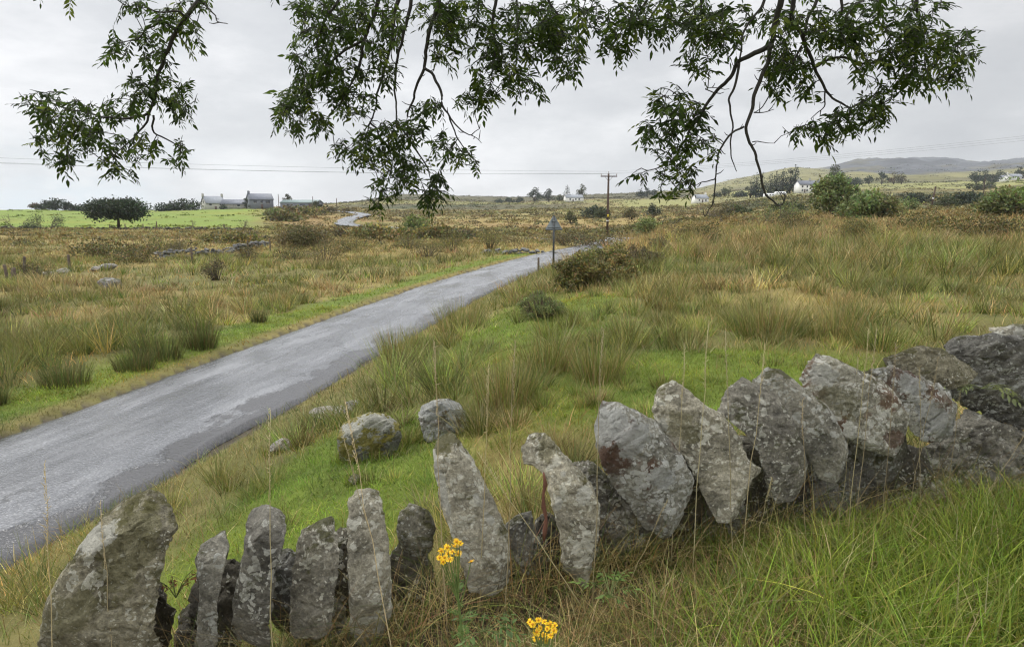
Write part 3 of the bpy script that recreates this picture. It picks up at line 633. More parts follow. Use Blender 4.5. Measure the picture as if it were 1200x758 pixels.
def rough(v, n, amp, sc, seed, strat=None):
    """weathered, stratified and chipped stone surface"""
    a = .25*(fbm(v*sc+seed*3.1, 3, seed, .5)-.5)+.50*(fbm(v*sc*4+seed, 4, seed+20, .6)-.5)
    w = v+.05*np.stack([fbm(v*6+9, 2, seed+3), fbm(v*6+5, 2, seed+4), fbm(v*6+2, 2, seed+5)], 1)
    st = np.array(strat if strat is not None else (.35, .3, 1.0)); st = st/np.linalg.norm(st)
    k = w@st*16+1.5*a; ledge = np.minimum((k % 1)*1.25, (1-(k % 1))*6)
    r = np.abs(fbm(v*sc*2.3+seed, 3, seed+8)-.5)*2
    return v+n*(amp*(1.6*a)+amp*.55*(ledge-.5)-amp*.7*np.exp(-(r/.06)**2))[:, None]
def facets(v, seed):
    r = np.random.default_rng(seed+77); c = v.mean(0)
    for nrm, qq in ((np.array((r.normal(0, .12), -1, r.normal(0, .12)+.1)), .62), (np.array((r.normal(0, .25), -1, r.normal(0, .35))), .74)):   # broad cleavage faces
        nrm = nrm/np.linalg.norm(nrm); p = (v-c)@nrm; lim = np.quantile(p, qq); m = p > lim; v[m] -= (p[m]-lim)[:, None]*nrm*.97
    for nrm, qq in ((np.array((-.45+r.normal(0, .1), -.5, .75)), r.uniform(.90, .94)), (np.array((.7, -.6, -.3+r.normal(0, .15))), r.uniform(.91, .95)), (np.array((.5, -.45, .7+r.normal(0, .1))), r.uniform(.92, .96))):   # bevelled top and side edges
        nrm = nrm/np.linalg.norm(nrm); p = (v-c)@nrm; lim = np.quantile(p, qq); m = p > lim; v[m] -= (p[m]-lim)[:, None]*nrm*.95
    for k in range(6):
        nrm = np.array((r.normal(0, .4), -abs(r.normal(0, .6))-.5 if k < 8 else .8, r.normal(0, .32))); nrm /= np.linalg.norm(nrm)
        p = (v-c)@nrm; lim = np.quantile(p, r.uniform(.91, .985)); m = p > lim; v[m] -= (p[m]-lim)[:, None]*nrm*.92
    return v
def slab(name, label, poly, depth, thick, mat, seed, lean=0.0, side=0.0, amp=.014, voxel=.008, cat='stone', group='upright wall stones', round_=.86, bot=.0, stain=()):
    """a real slab: outline at its own distance, back face smaller, leaned and turned; lean = depth gained per metre of height, side = depth per metre across"""
    P = [at(px, py, depth) for px, py in poly]; c = sum(P, Vector())/len(P)
    front = []; 
    for p in P:
        y = depth+lean*(p.z-c.z)+side*(p.x-c.x); k = y/depth
        front.append(Vector((p.x*k, y, CAMZ+(p.z-CAMZ)*k)))
    fc = sum(front, Vector())/len(front)
    if bot:
        zl = min(p.z for p in front)
        front = [p-Vector((0, 0, bot)) if p.z < zl+.12 else p for p in front]
    # denser outline
    rings = []
    for f, sh in ((-.0, .92), (.10, 1.0), (.5, 1.0), (.88, .97), (1.0, round_)):
        rg = []
        for p in front:
            q = fc+(p-fc)*sh; q = q+(Vector((q.x, q.y, 0)).normalized()*.28+(q-Vector((0, 0, CAMZ))).normalized()*.72)*(thick*f); rg.append(q)
        rings.append(rg)
    n = len(front); V = [p for r in rings for p in r]+[fc+Vector((0, -.012, 0)), fc+Vector((0, thick*1.02, 0))]
    Q = []; T = []
    for r in range(len(rings)-1):
        for i in range(n): Q.append((r*n+i, r*n+(i+1) % n, (r+1)*n+(i+1) % n, (r+1)*n+i))
    for i in range(n):
        T.append((len(V)-2, (i+1) % n, i)); T.append((len(V)-1, (len(rings)-1)*n+i, (len(rings)-1)*n+(i+1) % n))
    v, q, nn = remeshed(V, Q, T, voxel); v = facets(v, seed); v = rough(v, nn, amp, 5.5, seed, (random.uniform(-.6, .6), .5, random.uniform(.2, 1)))
    base = np.array((fc.x, fc.y, min(p.z for p in front)))
    o = npmesh(name, v-base, q, None, None, mat, None, True); o.location = base
    if stain:                                                  # lichen, rust and moss patches: (channel, column, row, half width, half height, tilt)
        dz = v[:, 2]-CAMZ; fw = v[:, 1]*CP-dz*SP; upv = v[:, 1]*SP+dz*CP; ppx = CX+F*v[:, 0]/fw; ppy = CY-F*upv/fw; st = np.zeros((len(v), 4), np.float32)
        for ch, cx_, cy_, ra, rb, an in stain:
            dx, dy = ppx-cx_, ppy-cy_; ca, sa = math.cos(an), math.sin(an); e_ = np.sqrt(((dx*ca+dy*sa)/ra)**2+((-dx*sa+dy*ca)/rb)**2); st[:, ch] = np.maximum(st[:, ch], np.clip(1.15-.6*e_, 0, 1))
        at_ = o.data.attributes.new('stain', 'FLOAT_COLOR', 'POINT'); at_.data.foreach_set('color', st.ravel())
    return tag(o, label, cat, group)
def off(pts, s, ox, oy): return [(ox+x/s, oy+y/s) for x, y in pts]
c8 = lambda pts: off(pts, 2.3825, 370, 440)
c7 = lambda pts: off(pts, 2.3825, 0, 440)
cr = lambda pts: off(pts, 1.9043, 740, 360)
G = M['rock_grey']; LK = M['rock_lichen']; DK = M['rock_dark']; OL = M['rock_olive']
slab('wall_stone', 'broad olive-grey boulder with one white lichen patch at the left end of the wall', c7([(60, 800), (130, 650), (180, 560), (240, 470), (290, 410), (350, 360), (420, 328), (460, 345), (490, 410), (495, 440), (470, 470), (450, 530), (420, 600), (400, 680), (385, 800)]), 2.05, .26, OL, 1, .45, -.15, .016, bot=.15, stain=[(0, 112, 631, 28, 13, -.62), (2, 150, 640, 30, 60, .4), (2, 80, 720, 40, 20, -.5)])
slab('wall_stone', 'thin slanting grey slab beside the broad olive-grey boulder', c7([(560, 480), (630, 435), (640, 480), (622, 560), (602, 640), (570, 770), (510, 770), (540, 660), (560, 590), (545, 530)]), 2.2, .13, G, 2, .35, .2, .010, bot=.12)
slab('wall_stone', 'smooth dark round-topped slab leaning over to the right', c7([(690, 400), (705, 378), (740, 365), (775, 374), (797, 400), (800, 440), (785, 500), (765, 580), (735, 690), (712, 770), (635, 770), (650, 640), (680, 500)]), 2.22, .15, DK, 3, .3, .1, .009, bot=.12)
slab('wall_stone', 'short rough-topped dark grey upright next to the rectangular post-like stone', c7([(838, 440), (880, 415), (930, 395), (945, 470), (938, 570), (925, 690), (880, 710), (805, 700), (815, 560)]), 2.32, .15, DK, 4, .25, -.1, .012, bot=.06)
slab('wall_stone', 'straight rectangular post-like grey stone standing apart', c8([(88, 340), (110, 322), (180, 318), (190, 390), (205, 480), (212, 600), (212, 735), (95, 735), (90, 540)]), 2.36, .15, G, 5, .12, .12, .010, bot=.1)
slab('wall_stone', 'tall angular slab with a pale left edge behind the ragwort flowers', c8([(325, 170), (345, 158), (385, 165), (440, 240), (490, 340), (540, 450), (545, 570), (500, 605), (430, 592), (385, 470), (350, 380), (330, 280)]), 2.52, .17, G, 6, .25, .25, .011, bot=.05, stain=[(0, 515, 560, 5, 40, -.25), (0, 573, 607, 5, 9, -.6), (0, 560, 585, 4, 9, -.5)])
slab('wall_stone', 'tall rounded grey slab with the red-brown stick beside it', c8([(558, 200), (575, 158), (600, 154), (650, 180), (700, 230), (760, 290), (795, 370), (790, 450), (775, 540), (770, 600), (730, 618), (690, 560), (682, 455), (660, 370), (640, 290), (600, 250), (562, 245)]), 2.62, .17, G, 7, .25, .2, .012, stain=[(0, 655, 590, 5, 9, 0), (0, 660, 555, 4, 5, 0), (2, 645, 520, 12, 20, .6), (0, 685, 580, 8, 12, .5)])
slab('wall_stone', 'broad leaning slab with white lichen and rust-red staining', [(695, 495), (704, 470), (727, 474), (769, 495), (798, 534), (813, 563), (812, 583), (803, 612), (795, 640), (782, 650), (758, 640), (742, 606), (724, 584), (708, 556), (697, 524)], 2.72, .19, LK, 8, .3, .25, .011, stain=[(0, 715, 500, 20, 26, .5), (0, 742, 515, 16, 22, .6), (1, 722, 530, 20, 26, .6), (1, 735, 505, 10, 14, .6), (0, 775, 560, 14, 12, .3)])
slab('wall_stone', 'pale grey-green slab with a broken hooked right edge', cr([(42, 235), (55, 182), (90, 163), (130, 190), (165, 225), (205, 240), (240, 290), (260, 345), (298, 370), (268, 395), (258, 440), (240, 490), (190, 490), (160, 430), (125, 350), (60, 290)]), 2.86, .18, G, 9, .3, .2, .012, stain=[(0, 776, 497, 7, 8, 0), (2, 800, 500, 24, 14, .6)])
slab('wall_stone', 'dark wavy-edged slab between the hooked slab and the flat grey slab', cr([(195, 235), (205, 185), (245, 155), (290, 175), (330, 200), (360, 260), (385, 320), (395, 370), (390, 420), (370, 455), (318, 452), (312, 400), (298, 350), (280, 310), (235, 265)]), 2.98, .17, DK, 10, .3, .2, .014)
slab('wall_stone', 'flat grey slab tucked behind the dark wavy-edged slab', cr([(268, 165), (290, 130), (330, 140), (380, 180), (430, 215), (460, 260), (482, 310), (488, 360), (478, 400), (432, 400), (402, 345), (370, 290), (340, 240), (300, 195)]), 3.1, .17, G, 11, .3, .2, .012)
slab('wall_stone', 'big pale lichen-spotted triangular stone, widest of the coping', cr([(378, 155), (392, 125), (410, 105), (450, 115), (500, 140), (560, 165), (600, 210), (620, 250), (622, 290), (637, 325), (615, 347), (560, 342), (510, 322), (470, 290), (430, 215), (395, 185)]), 3.2, .2, LK, 12, .3, .15, .014, stain=[(0, 965, 440, 18, 12, .3), (1, 1050, 515, 14, 9, .3), (0, 1060, 530, 10, 9, 0), (2, 985, 470, 30, 16, .6)])
slab('wall_stone', 'knobbly stone with bright white lichen right of the big triangular stone', cr([(510, 145), (580, 132), (640, 155), (700, 180), (725, 220), (735, 270), (720, 306), (680, 312), (650, 290), (618, 245), (580, 195)]), 3.33, .2, LK, 13, .25, .1, .02, stain=[(0, 1095, 490, 22, 16, .8), (0, 1070, 450, 16, 10, .4), (1, 1062, 440, 16, 9, .4), (0, 1118, 505, 9, 16, 0)])
slab('wall_stone', 'low brown-grey wedge lying across the top before the dark boulder', cr([(575, 125), (590, 105), (640, 88), (690, 95), (740, 125), (785, 158), (730, 190), (650, 165), (590, 145)]), 3.5, .25, OL, 14, .5, .1, .016)
slab('wall_boulder', 'largest dark boulder closing the right end of the wall', cr([(695, 90), (720, 72), (800, 65), (880, 70), (990, 80), (1010, 300), (880, 300), (800, 275), (745, 245), (728, 190), (780, 155), (720, 115)]), 3.62, .45, DK, 15, .5, .1, .03, .014, 'boulder', 'boulders at the right end of the wall', bot=0)
slab('wall_boulder', 'grey rock capping the dark boulder at the frame edge', cr([(800, 72), (815, 52), (850, 42), (900, 40), (990, 52), (990, 100), (900, 98), (810, 86)]), 3.9, .35, G, 16, .4, .1, .02, .014, 'boulder', 'boulders at the right end of the wall', bot=0)
slab('wall_boulder', 'dark crumbling rubble block under the largest dark boulder', cr([(670, 320), (745, 235), (880, 285), (1010, 295), (1010, 500), (860, 490), (740, 480), (650, 460), (600, 410)]), 3.56, .4, DK, 17, .2, .1, .035, .014, 'boulder', 'boulders at the right end of the wall', bot=0)
slab('wall_stone', 'small dark slab wedged left of the red-brown stick', c8([(530, 420), (560, 395), (605, 380), (608, 470), (605, 560), (595, 585), (560, 525), (535, 460)]), 2.7, .12, DK, 18, .2, .1, .01)
slab('wall_stone', 'rounded mossy brown stone between the post-like stone and the tall angular slab', c8([(226, 420), (235, 385), (262, 366), (310, 380), (335, 430), (322, 500), (275, 560), (235, 490)]), 2.62, .16, OL, 19, .2, 0, .014)
slab('wall_stone', 'dark block filling the gap behind the tall rounded grey slab', c8([(715, 250), (760, 240), (830, 300), (905, 380), (950, 450), (900, 540), (800, 590), (780, 540), (795, 440), (790, 360)]), 2.86, .2, DK, 20, .2, .1, .02)
# rubble packed behind and between the uprights
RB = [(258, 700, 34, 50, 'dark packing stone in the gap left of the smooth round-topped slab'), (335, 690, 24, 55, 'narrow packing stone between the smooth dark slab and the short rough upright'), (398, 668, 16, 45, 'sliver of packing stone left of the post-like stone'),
      (478, 690, 30, 60, 'shade-dark packing stone under the rounded mossy brown stone'), (612, 668, 22, 40, 'packing stone low in the gap beside the red-brown stick'), (640, 640, 20, 40, 'shaded packing stone under the red-brown stick'),
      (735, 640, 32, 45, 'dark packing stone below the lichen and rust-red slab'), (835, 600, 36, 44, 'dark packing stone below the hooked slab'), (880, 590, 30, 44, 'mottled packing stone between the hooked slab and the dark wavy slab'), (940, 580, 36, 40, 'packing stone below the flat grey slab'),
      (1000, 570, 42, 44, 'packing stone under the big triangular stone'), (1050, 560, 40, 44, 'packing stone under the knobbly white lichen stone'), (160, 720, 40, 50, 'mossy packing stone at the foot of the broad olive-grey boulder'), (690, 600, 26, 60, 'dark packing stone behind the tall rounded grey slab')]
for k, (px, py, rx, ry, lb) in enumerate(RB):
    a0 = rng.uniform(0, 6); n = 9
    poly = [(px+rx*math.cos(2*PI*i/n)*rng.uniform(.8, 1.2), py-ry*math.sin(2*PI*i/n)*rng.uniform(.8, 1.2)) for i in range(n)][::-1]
    slab('packing_stone', lb, poly, float(wall_y(px))+.17, .2, [M['rock_gap_shade'], DK, M['rock_gap_shade']][k % 3], 40+k, .2, rng.uniform(-.3, .3), .02, .016, 'stone', 'packing stones between the uprights', bot=.1)
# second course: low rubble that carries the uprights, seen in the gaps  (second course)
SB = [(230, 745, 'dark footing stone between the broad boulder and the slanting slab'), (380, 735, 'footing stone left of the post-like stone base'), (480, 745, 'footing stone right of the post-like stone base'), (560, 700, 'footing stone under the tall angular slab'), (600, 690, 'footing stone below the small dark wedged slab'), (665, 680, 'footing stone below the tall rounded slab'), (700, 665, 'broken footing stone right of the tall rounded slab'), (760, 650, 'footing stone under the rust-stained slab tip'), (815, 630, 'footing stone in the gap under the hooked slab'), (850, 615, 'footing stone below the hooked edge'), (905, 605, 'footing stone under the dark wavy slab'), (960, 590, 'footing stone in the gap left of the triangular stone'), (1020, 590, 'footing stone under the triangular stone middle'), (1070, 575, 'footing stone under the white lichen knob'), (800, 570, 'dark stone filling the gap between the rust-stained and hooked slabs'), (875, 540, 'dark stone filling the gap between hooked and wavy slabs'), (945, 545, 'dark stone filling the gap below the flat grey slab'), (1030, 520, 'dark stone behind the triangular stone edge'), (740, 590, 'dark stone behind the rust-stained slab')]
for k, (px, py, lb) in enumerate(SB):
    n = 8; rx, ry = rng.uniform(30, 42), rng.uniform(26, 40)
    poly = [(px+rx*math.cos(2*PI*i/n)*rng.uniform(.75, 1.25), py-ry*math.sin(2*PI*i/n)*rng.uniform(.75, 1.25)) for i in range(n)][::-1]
    slab('footing_stone', lb, poly, float(wall_y(px))+rng.uniform(.10, .2), .25, ([M['rock_gap_shade'], DK, M['rock_gap_shade'], OL] if px < 740 else [DK, OL, M['rock_gap_shade'], DK])[k % 4], 80+k, .2, rng.uniform(-.3, .3), .02, .016, 'stone', 'footing stones under the uprights', bot=.12)
# ------------------------------------------------------------------ loose boulders lying in the grass
def boulder(name, label, px, d, w, h, dep, mat, seed, sink=.25, amp=.12, cat='boulder', group=None, sub=4, flat=.0, loc=None, rz=None):
    import bmesh
    bm = bmesh.new(); bmesh.ops.create_icosphere(bm, subdivisions=sub, radius=1)
    v = np.array([q.co[:] for q in bm.verts]); f = np.array([[q.index for q in fa.verts] for fa in bm.faces]); bm.free()
    r = np.random.default_rng(seed)
    for _ in range(12):
        nrm = r.normal(size=3); nrm /= np.linalg.norm(nrm); k = r.uniform(.45, .85); dd = v@nrm; m = dd > k; v[m] -= (dd[m]-k)[:, None]*nrm*.85
    n = v/np.linalg.norm(v, axis=1)[:, None]
    v = v+n*(amp*2*(fbm(v*1.6+seed, 4, seed)-.5))[:, None]+n*(amp*.5*(fbm(v*6+seed, 3, seed+3)-.5))[:, None]
    v = v*np.array((w/2, dep/2, h/2)); v[:, 2] += h*(.5-sink)
    o = npmesh(name, v, None, f, None, mat, None, True); o.location = loc if loc is not None else place(px, d); o.rotation_euler = (0, 0, r.uniform(-.4, .4) if rz is None else rz)
    return tag(o, label, cat, group)
def gd(px, py, lo=2.0, hi=400):
    """depth at which the ground is seen at this pixel"""
    ds = np.exp(np.linspace(math.log(lo), math.log(hi), 400))
    P = [at(px, py, d) for d in ds]; z = gz([p.x for p in P], [p.y for p in P])
    for i in range(len(ds)):
        if P[i].z <= z[i]: return float(ds[i])
    return hi
def low(px, py, lo=3.2): return gd(px, py, lo)
slab('boulder', 'pale boulder streaked with yellow-green moss on the grass', c8([(60, 178), (72, 142), (100, 126), (150, 108), (200, 113), (234, 142), (242, 180), (225, 215), (200, 240), (150, 248), (95, 238), (62, 212)]), low(432, 540)-.12, .3, M['rock_moss'], 31, .5, .1, .02, .012, 'boulder', None, bot=.08, stain=[(0, 442, 494, 22, 9, .1), (0, 412, 505, 12, 10, 0)])
slab('boulder', 'whitish lichened rock peeping out behind the tall angular slab', c8([(286, 112), (296, 90), (325, 74), (370, 68), (402, 84), (425, 118), (430, 165), (400, 185), (345, 182), (305, 165)]), low(521, 514)-.1, .28, M['rock_lichen'], 33, .45, .15, .018, .012, 'boulder', None, bot=.08, stain=[(0, 505, 482, 12, 12, 0), (0, 525, 475, 12, 6, 0), (2, 518, 486, 8, 8, 0)])
d = low(327, 530); boulder('boulder', 'small flat grey stone at the tarmac edge', 327, d, 34*d/F, 24*d/F, .25, M['rock_pale'], 7, .3)
d = low(395, 487); boulder('boulder', 'flat pinkish slab sunk in the road verge', 392, d, 64*d/F, 15*d/F, .5, M['rock_pale'], 9, .3)
d = low(413, 478); boulder('boulder', 'small pale stone next to the flat pinkish slab', 413, d, 20*d/F, 14*d/F, .2, M['rock_pale'], 10, .3)
d = low(418, 566); boulder('boulder', 'little brown stone below the moss-streaked boulder', 416, d, 20*d/F, 22*d/F, .14, OL, 11, .3, sub=3)
d = gd(131, 341, 12); boulder('boulder', 'pinkish-grey rounded boulder alone among the rushes', 131, d, 30*d/F, 17*d/F, .8, M['rock_pale'], 12, .05)
for k, (px, py, w, h, lb) in enumerate([(127, 317, 22, 7, 'broad pale slab at the left end of the ruined drystone wall'), (112, 319, 12, 5, 'pale stone lying left of the broad pale slab by the ruined wall'), (75, 321, 22, 6, 'dark flat stone in the grass right of the clustered fence posts'), (57, 324, 20, 5, 'low dark stone nearest the clustered fence posts')]):
    d = gd(px, py, 12); boulder('fallen_stone', lb, px, d, w*d/F, h*d/F*1.5, .6, [M['rock_pale'], DK][k > 1], 20+k, .2, cat='stone', group='stones fallen from the ruined wall', sub=3)
parts.clear()
def skirt(px, py, w, n, H=.11):
    d = low(px, py); W_ = w*d/F; p = place(px, d); a = rng.uniform(0, 2*PI, n); r_ = W_*rng.uniform(.40, .62, n); x = p.x+np.cos(a)*r_; y = p.y+np.sin(a)*r_*.85; z = gz(x, y)
    put('skirt', blades(np.stack([x, y, z-.02], 1), H*rng.uniform(.5, 1.4, n), np.full(n, .006), rng.uniform(0, 2*PI, n), .4*rng.random(n), .7*rng.random(n), jit(pick(GREENS+RUSH[:3]+DRY[:1], (3, 3, 2, 1, 2, 2, 1, 1), n), n, .2, .06), 3))
for q_ in ((434, 537, 80, 560), (520, 508, 68, 420), (327, 530, 36, 220), (392, 487, 66, 300), (416, 566, 22, 160)): skirt(*q_)
emit('skirt', 'boulder_grass', 'grass growing up round the loose boulders')
# rotting red-brown stick
p0 = at(637, 553, 2.60); p1 = at(639, 634, 2.56); mbk = MB(); L = [p0.lerp(p1, k/6)+Vector((.006*math.sin(k*1.9), 0, 0)) for k in range(7)]
mbk.tube(L, [.003, .009, .005, .010, .006, .011, .004], 5, (.12, .055, .035)); o = mbk.build('stick', M['bark'], None, True); tag(o, 'broken red-brown stick leaning against the tall rounded slab', 'stick')
# ------------------------------------------------------------------ old walls out on the moor
M['rubble'] = plain('lichened_rubble', (.12, .12, .115), .9, .6, 1.7); M['rubble_dark'] = plain('dark_rubble', (.07, .068, .05), .9, .5, 1.2)
def drystone(name, label, path, w, h, sz, mat, seed, thick=.7):
    """tumbled drystone wall: one thing, its many stones are its surface"""
    mbw = MB(); r = np.random.default_rng(seed); P = np.array(path, float)
    L = np.concatenate([[0], np.cumsum(np.linalg.norm(np.diff(P, axis=0), axis=1))])
    n = int(L[-1]/sz*h/sz*2.6)
    import bmesh
    bm = bmesh.new(); bmesh.ops.create_icosphere(bm, subdivisions=2, radius=1); v0 = np.array([q.co[:] for q in bm.verts]); f0 = np.array([[q.index for q in fa.verts] for fa in bm.faces]); bm.free()
    for k in range(n):
        t = r.uniform(0, L[-1]); i = np.searchsorted(L, t)-1; i = min(max(i, 0), len(P)-2); f = (t-L[i])/(L[i+1]-L[i]); q = P[i]*(1-f)+P[i+1]*f
        hh = h*(.45+.75*fbm(np.array([[t*.5, seed, 0]]), 3, seed)[0])
        zz = r.uniform(0, hh); x = q[0]+r.normal(0, .12); y = q[1]+r.uniform(-.5, .5)*thick*(1-.5*zz/h)
        s = sz*r.uniform(.35, .85)*np.array((1.2, .9, .62)); v = v0.copy()
        for _ in range(4):
            nn = r.normal(size=3); nn /= np.linalg.norm(nn); kk = r.uniform(.4, .8); dd = v@nn; m = dd > kk; v[m] -= (dd[m]-kk)[:, None]*nn
        a = r.uniform(0, PI); ca, sa = math.cos(a), math.sin(a); v = v*s; v = np.stack([v[:, 0]*ca-v[:, 1]*sa, v[:, 0]*sa+v[:, 1]*ca, v[:, 2]], 1)
        mbw.add(v+np.array((x, y, float(gz([x], [y])[0])+zz)), None, f0)
    c = P.mean(0); o = mbw.build(name, mat, None, False, (c[0], c[1], 0)); o.location = (c[0], c[1], 0)
    return tag(o, label, 'wall')
def gpath(pts, lo=14): 
    out = []
    for px, py in pts: dd = gd(px, py, lo); q = place(px, dd); out.append((q.x, q.y))
    return out
drystone('drystone_wall', 'ruined dark drystone wall on the left moor', [tuple(place(p_, d_)[:2]) for p_, d_ in ((184, 41), (215, 42), (245, 43), (275, 45), (314, 49))], .7, .52, .20, M['rubble'], 3)
drystone('stone_wall', 'low pale roadside stone wall where the lane bends out of sight', gpath([(570, 297), (600, 297.5), (628, 297), (652, 299)], 35), .5, .30, .26, M['rubble'], 5)
drystone('field_wall', 'dark field wall along the foot of the green pasture', [tuple(place(px, 105.5)[:2]) for px in (-60, 20, 90, 160, 230, 300)], .8, .42, .36, M['rubble_dark'], 7)
# ------------------------------------------------------------------ road sign seen from behind
M['wood'] = plain('weathered_wood', (.11, .085, .065), .85, .4, 9)
M['pole'] = plain('creosoted_pole', (.075, .05, .038), .8, .4, 5)
M['steel'] = plain('grey_steel', (.13, .15, .155), .5, .15, 6)
M['black'] = plain('dark_painted_steel', (.045, .05, .05), .5, .2, 6)
M['pot'] = plain('porcelain', (.30, .26, .22), .3, .1, 6)
M['yellow'] = plain('yellow_plate', (.55, .42, .05), .5, .1, 6)
M['wire'] = plain('weathered_wire', (.12, .125, .13), .6, .1, 6)
M['tape'] = plain('white_band', (.6, .6, .58), .6, .1, 6)
M['redrim'] = plain('sign_red', (.45, .02, .02), .45, .05, 6)
M['signwhite'] = plain('sign_white', (.75, .75, .73), .45, .05, 6)
base = place(648.5, 28.8)
sg = empty('road_sign', base, 'grey back of a triangular warning sign on a dark post at the lane edge', 'road sign', None, -.06)
mb = MB(); mb.tube([(0, 0, -.2), (0, 0, 2.20)], .042, 12); mb.tube([(0, 0, 2.20), (0, 0, 2.235)], [.046, .03], 12); mb.build('post', M['black'], sg, True)
def tri_plate(h, y0, y1, rr=.04, z0=1.62):
    r = h; P = []
    import itertools
    cor = [(-r*.577, 0), (r*.577, 0), (0, r)]
    cen = (0, r/3)
    for k, (a, b) in enumerate(cor):
        dx, dz = cen[0]-a, cen[1]-b; L = math.hypot(dx, dz); ux, uz = dx/L, dz/L; ca, cb = a+ux*2*rr, b+uz*2*rr
        a0 = math.atan2(-uz, -ux)
        for q in range(-4, 5): an = a0+q/4*PI/3; P.append((ca+rr*math.cos(an), cb+rr*math.sin(an)))
    m2 = MB(); m2.prism(P, y0, y1, lambda a, y, b: (a, y, b+z0)); return m2
tri_plate(.66, .052, .057).build('plate', M['steel'], sg)
mb = MB(); mb.box((0, .048, 1.74), (.50, .02, .03)); mb.box((0, .048, 2.0), (.22, .02, .03)); mb.build('rail', M['steel'], sg)
for z in (1.74, 2.0): mb = MB(); mb.tube([(0, 0, z-.02), (0, 0, z+.02)], .05, 12); mb.build('clamp', M['steel'], sg)
fr = tri_plate(.655, .058, .060, .04, 1.622); fr.build('red_border', M['redrim'], sg)
tri_plate(.44, .061, .063, .03, 1.69).build('white_face', M['signwhite'], sg)
def post(name, label, px, d, h, r, mat, lean=(0, 0), cat='post', group=None, square=False):
    mbp = MB(); L = [(lean[0]*t, lean[1]*t, -.25+(h+.25)*t) for t in (0, .35, .7, .96, 1)]
    mbp.tube(L, [r*1.05, r, r*.97, r*.92, r*.7], 4 if square else 7)
    o = mbp.build(name, mat, None, False); o.location = place(px, d); o.rotation_euler = (0, 0, rng.uniform(-.6, .6)); return tag(o, label, cat, group)
post('marker_post', 'short wooden marker stake left of the triangular sign', 631, 27.5, .62, .045, M['wood'])
FP = 'old fence posts on the left moor'
for px, py, h, ln, lb in [(10, 330, 13, (-.08, 0), 'leftmost short grey post of the cluster by the frame edge'), (14.5, 331, 10, (.05, .02), 'shortest post in the cluster, second from the frame edge'), (18.5, 332, 12, (.0, 0), 'upright thin post right of the shortest one in the cluster'), (28, 329, 17, (.12, 0), 'tallest dark post standing right of the clustered stubs'),
                      (82, 318, 12, (0, 0), 'lone slim post between the post cluster and the ruined wall'), (226, 309, 12, (-.03, 0), 'dark post standing behind the ruined drystone wall'), (291, 298, 10, (0, 0), 'small post right of the dark gorse by the ruined wall'), (317, 295, 9, (0, 0), 'small post beside the big brown willow bush')]:
    d = gd(px, py, 12); post('fence_post', lb, px, d, h*d/F*1.55, .06 if h > 9 else .05, M['wood'], ln, 'fence post', FP)
for px, lb in [(129, 'tiny post left of the spreading hawthorn trunk'), (147, 'tiny post right of the spreading hawthorn trunk'), (168, 'tiny post midway between hawthorn and bare thorn bush'), (184, 'dark stout post on the pasture boundary right of the hawthorn'), (263, 'far small post near the leafless thorn on the pasture boundary')]:
    post('fence_post', lb, px, 104, .9 if px != 184 else 1.25, .08, M['wood'], (0, 0), 'fence post', 'posts along the pasture boundary')
# ------------------------------------------------------------------ power poles and lines
def pole(label, loc, h, rz, plate=False, name='utility_pole', arm=True):
    e = empty(name, loc, label, 'utility pole', 'wooden utility poles', rz)
    m1 = MB(); m1.tube([(0, 0, -.5), (0, 0, h*.5), (0, 0, h)], [.16, .14, .115], 10); m1.build('post', M['pole'], e, True)
    if arm:
        m2 = MB(); m2.box((0, -.16, h-.35), (2.1, .11, .13)); m2.tube([(-.55, -.14, h-.36), (0, -.12, h-.95)], .02, 5); m2.tube([(.55, -.14, h-.36), (0, -.12, h-.95)], .02, 5); m2.build('crossarm', M['pole'], e)
        for x in (-.98, 0, .98):
            m3 = MB(); z0 = h-.285 if x else h; y0 = -.16 if x else 0
            m3.tube([(x, y0, z0), (x, y0, z0+.10), (x, y0, z0+.11), (x, y0, z0+.19), (x, y0, z0+.2), (x, y0, z0+.27)], [.02, .02, .065, .055, .045, .03], 8); m3.build('insulator', M['pot'], e, True)
    if plate:
        m4 = MB(); m4.box((0, -.165, 2.9), (.24, .02, .34)); m4.build('danger_plate', M['yellow'], e)
        m4 = MB(); m4.tube([(0, 0, 2.2), (0, 0, 2.34)], .158, 10); m4.build('band', M['tape'], e)
    return e
pl = place(711.5, 88); PH = 8.15
pole('tall brown utility pole with crossarm behind the triangular sign', pl, PH, .12, True)
LP = Vector((-88, 63, float(gz([-88.], [63.])[0]))); pole('utility pole carrying the wires beyond the left of the view', LP, PH+.8, .12)
RPp = Vector((62, 41, float(gz([62.], [41.])[0]))); pole('utility pole carrying the wires beyond the right of the view', RPp, PH+.6, .5)
def wire(label, a, b, sag, r=.010):
    L = [a.lerp(b, k/24)-Vector((0, 0, sag*4*(k/24)*(1-k/24))) for k in range(25)]; m_ = MB(); m_.tube(L, r, 5); o = m_.build('power_line', M['wire'], None, True, a); o.location = a; tag(o, label, 'power line', 'power lines strung between the utility poles')
def tip(p, h, rz, x): return Vector((p.x+x*math.cos(rz)+.16*math.sin(rz)*(x != 0), p.y+x*math.sin(rz)-.16*math.cos(rz)*(x != 0), p.z+(h-.02 if x else h+.26)))
for x, lb in ((-.98, 'lower left power wire sagging across the left half of the sky'), (0, 'topmost power wire across the left half of the sky'), (.98, 'middle power wire across the left half of the sky')):
    wire(lb, tip(LP, PH+.8, .12, x), tip(pl, PH, .12, x), .9-.25*(x == 0))
for x, lb in ((-.98, 'faint lower wire running right from the tall pole'), (0, 'faint top wire running right from the tall pole'), (.98, 'faint middle wire running right from the tall pole')):
    wire(lb, tip(pl, PH, .12, x), tip(RPp, PH+.6, .5, x), .8, .006)
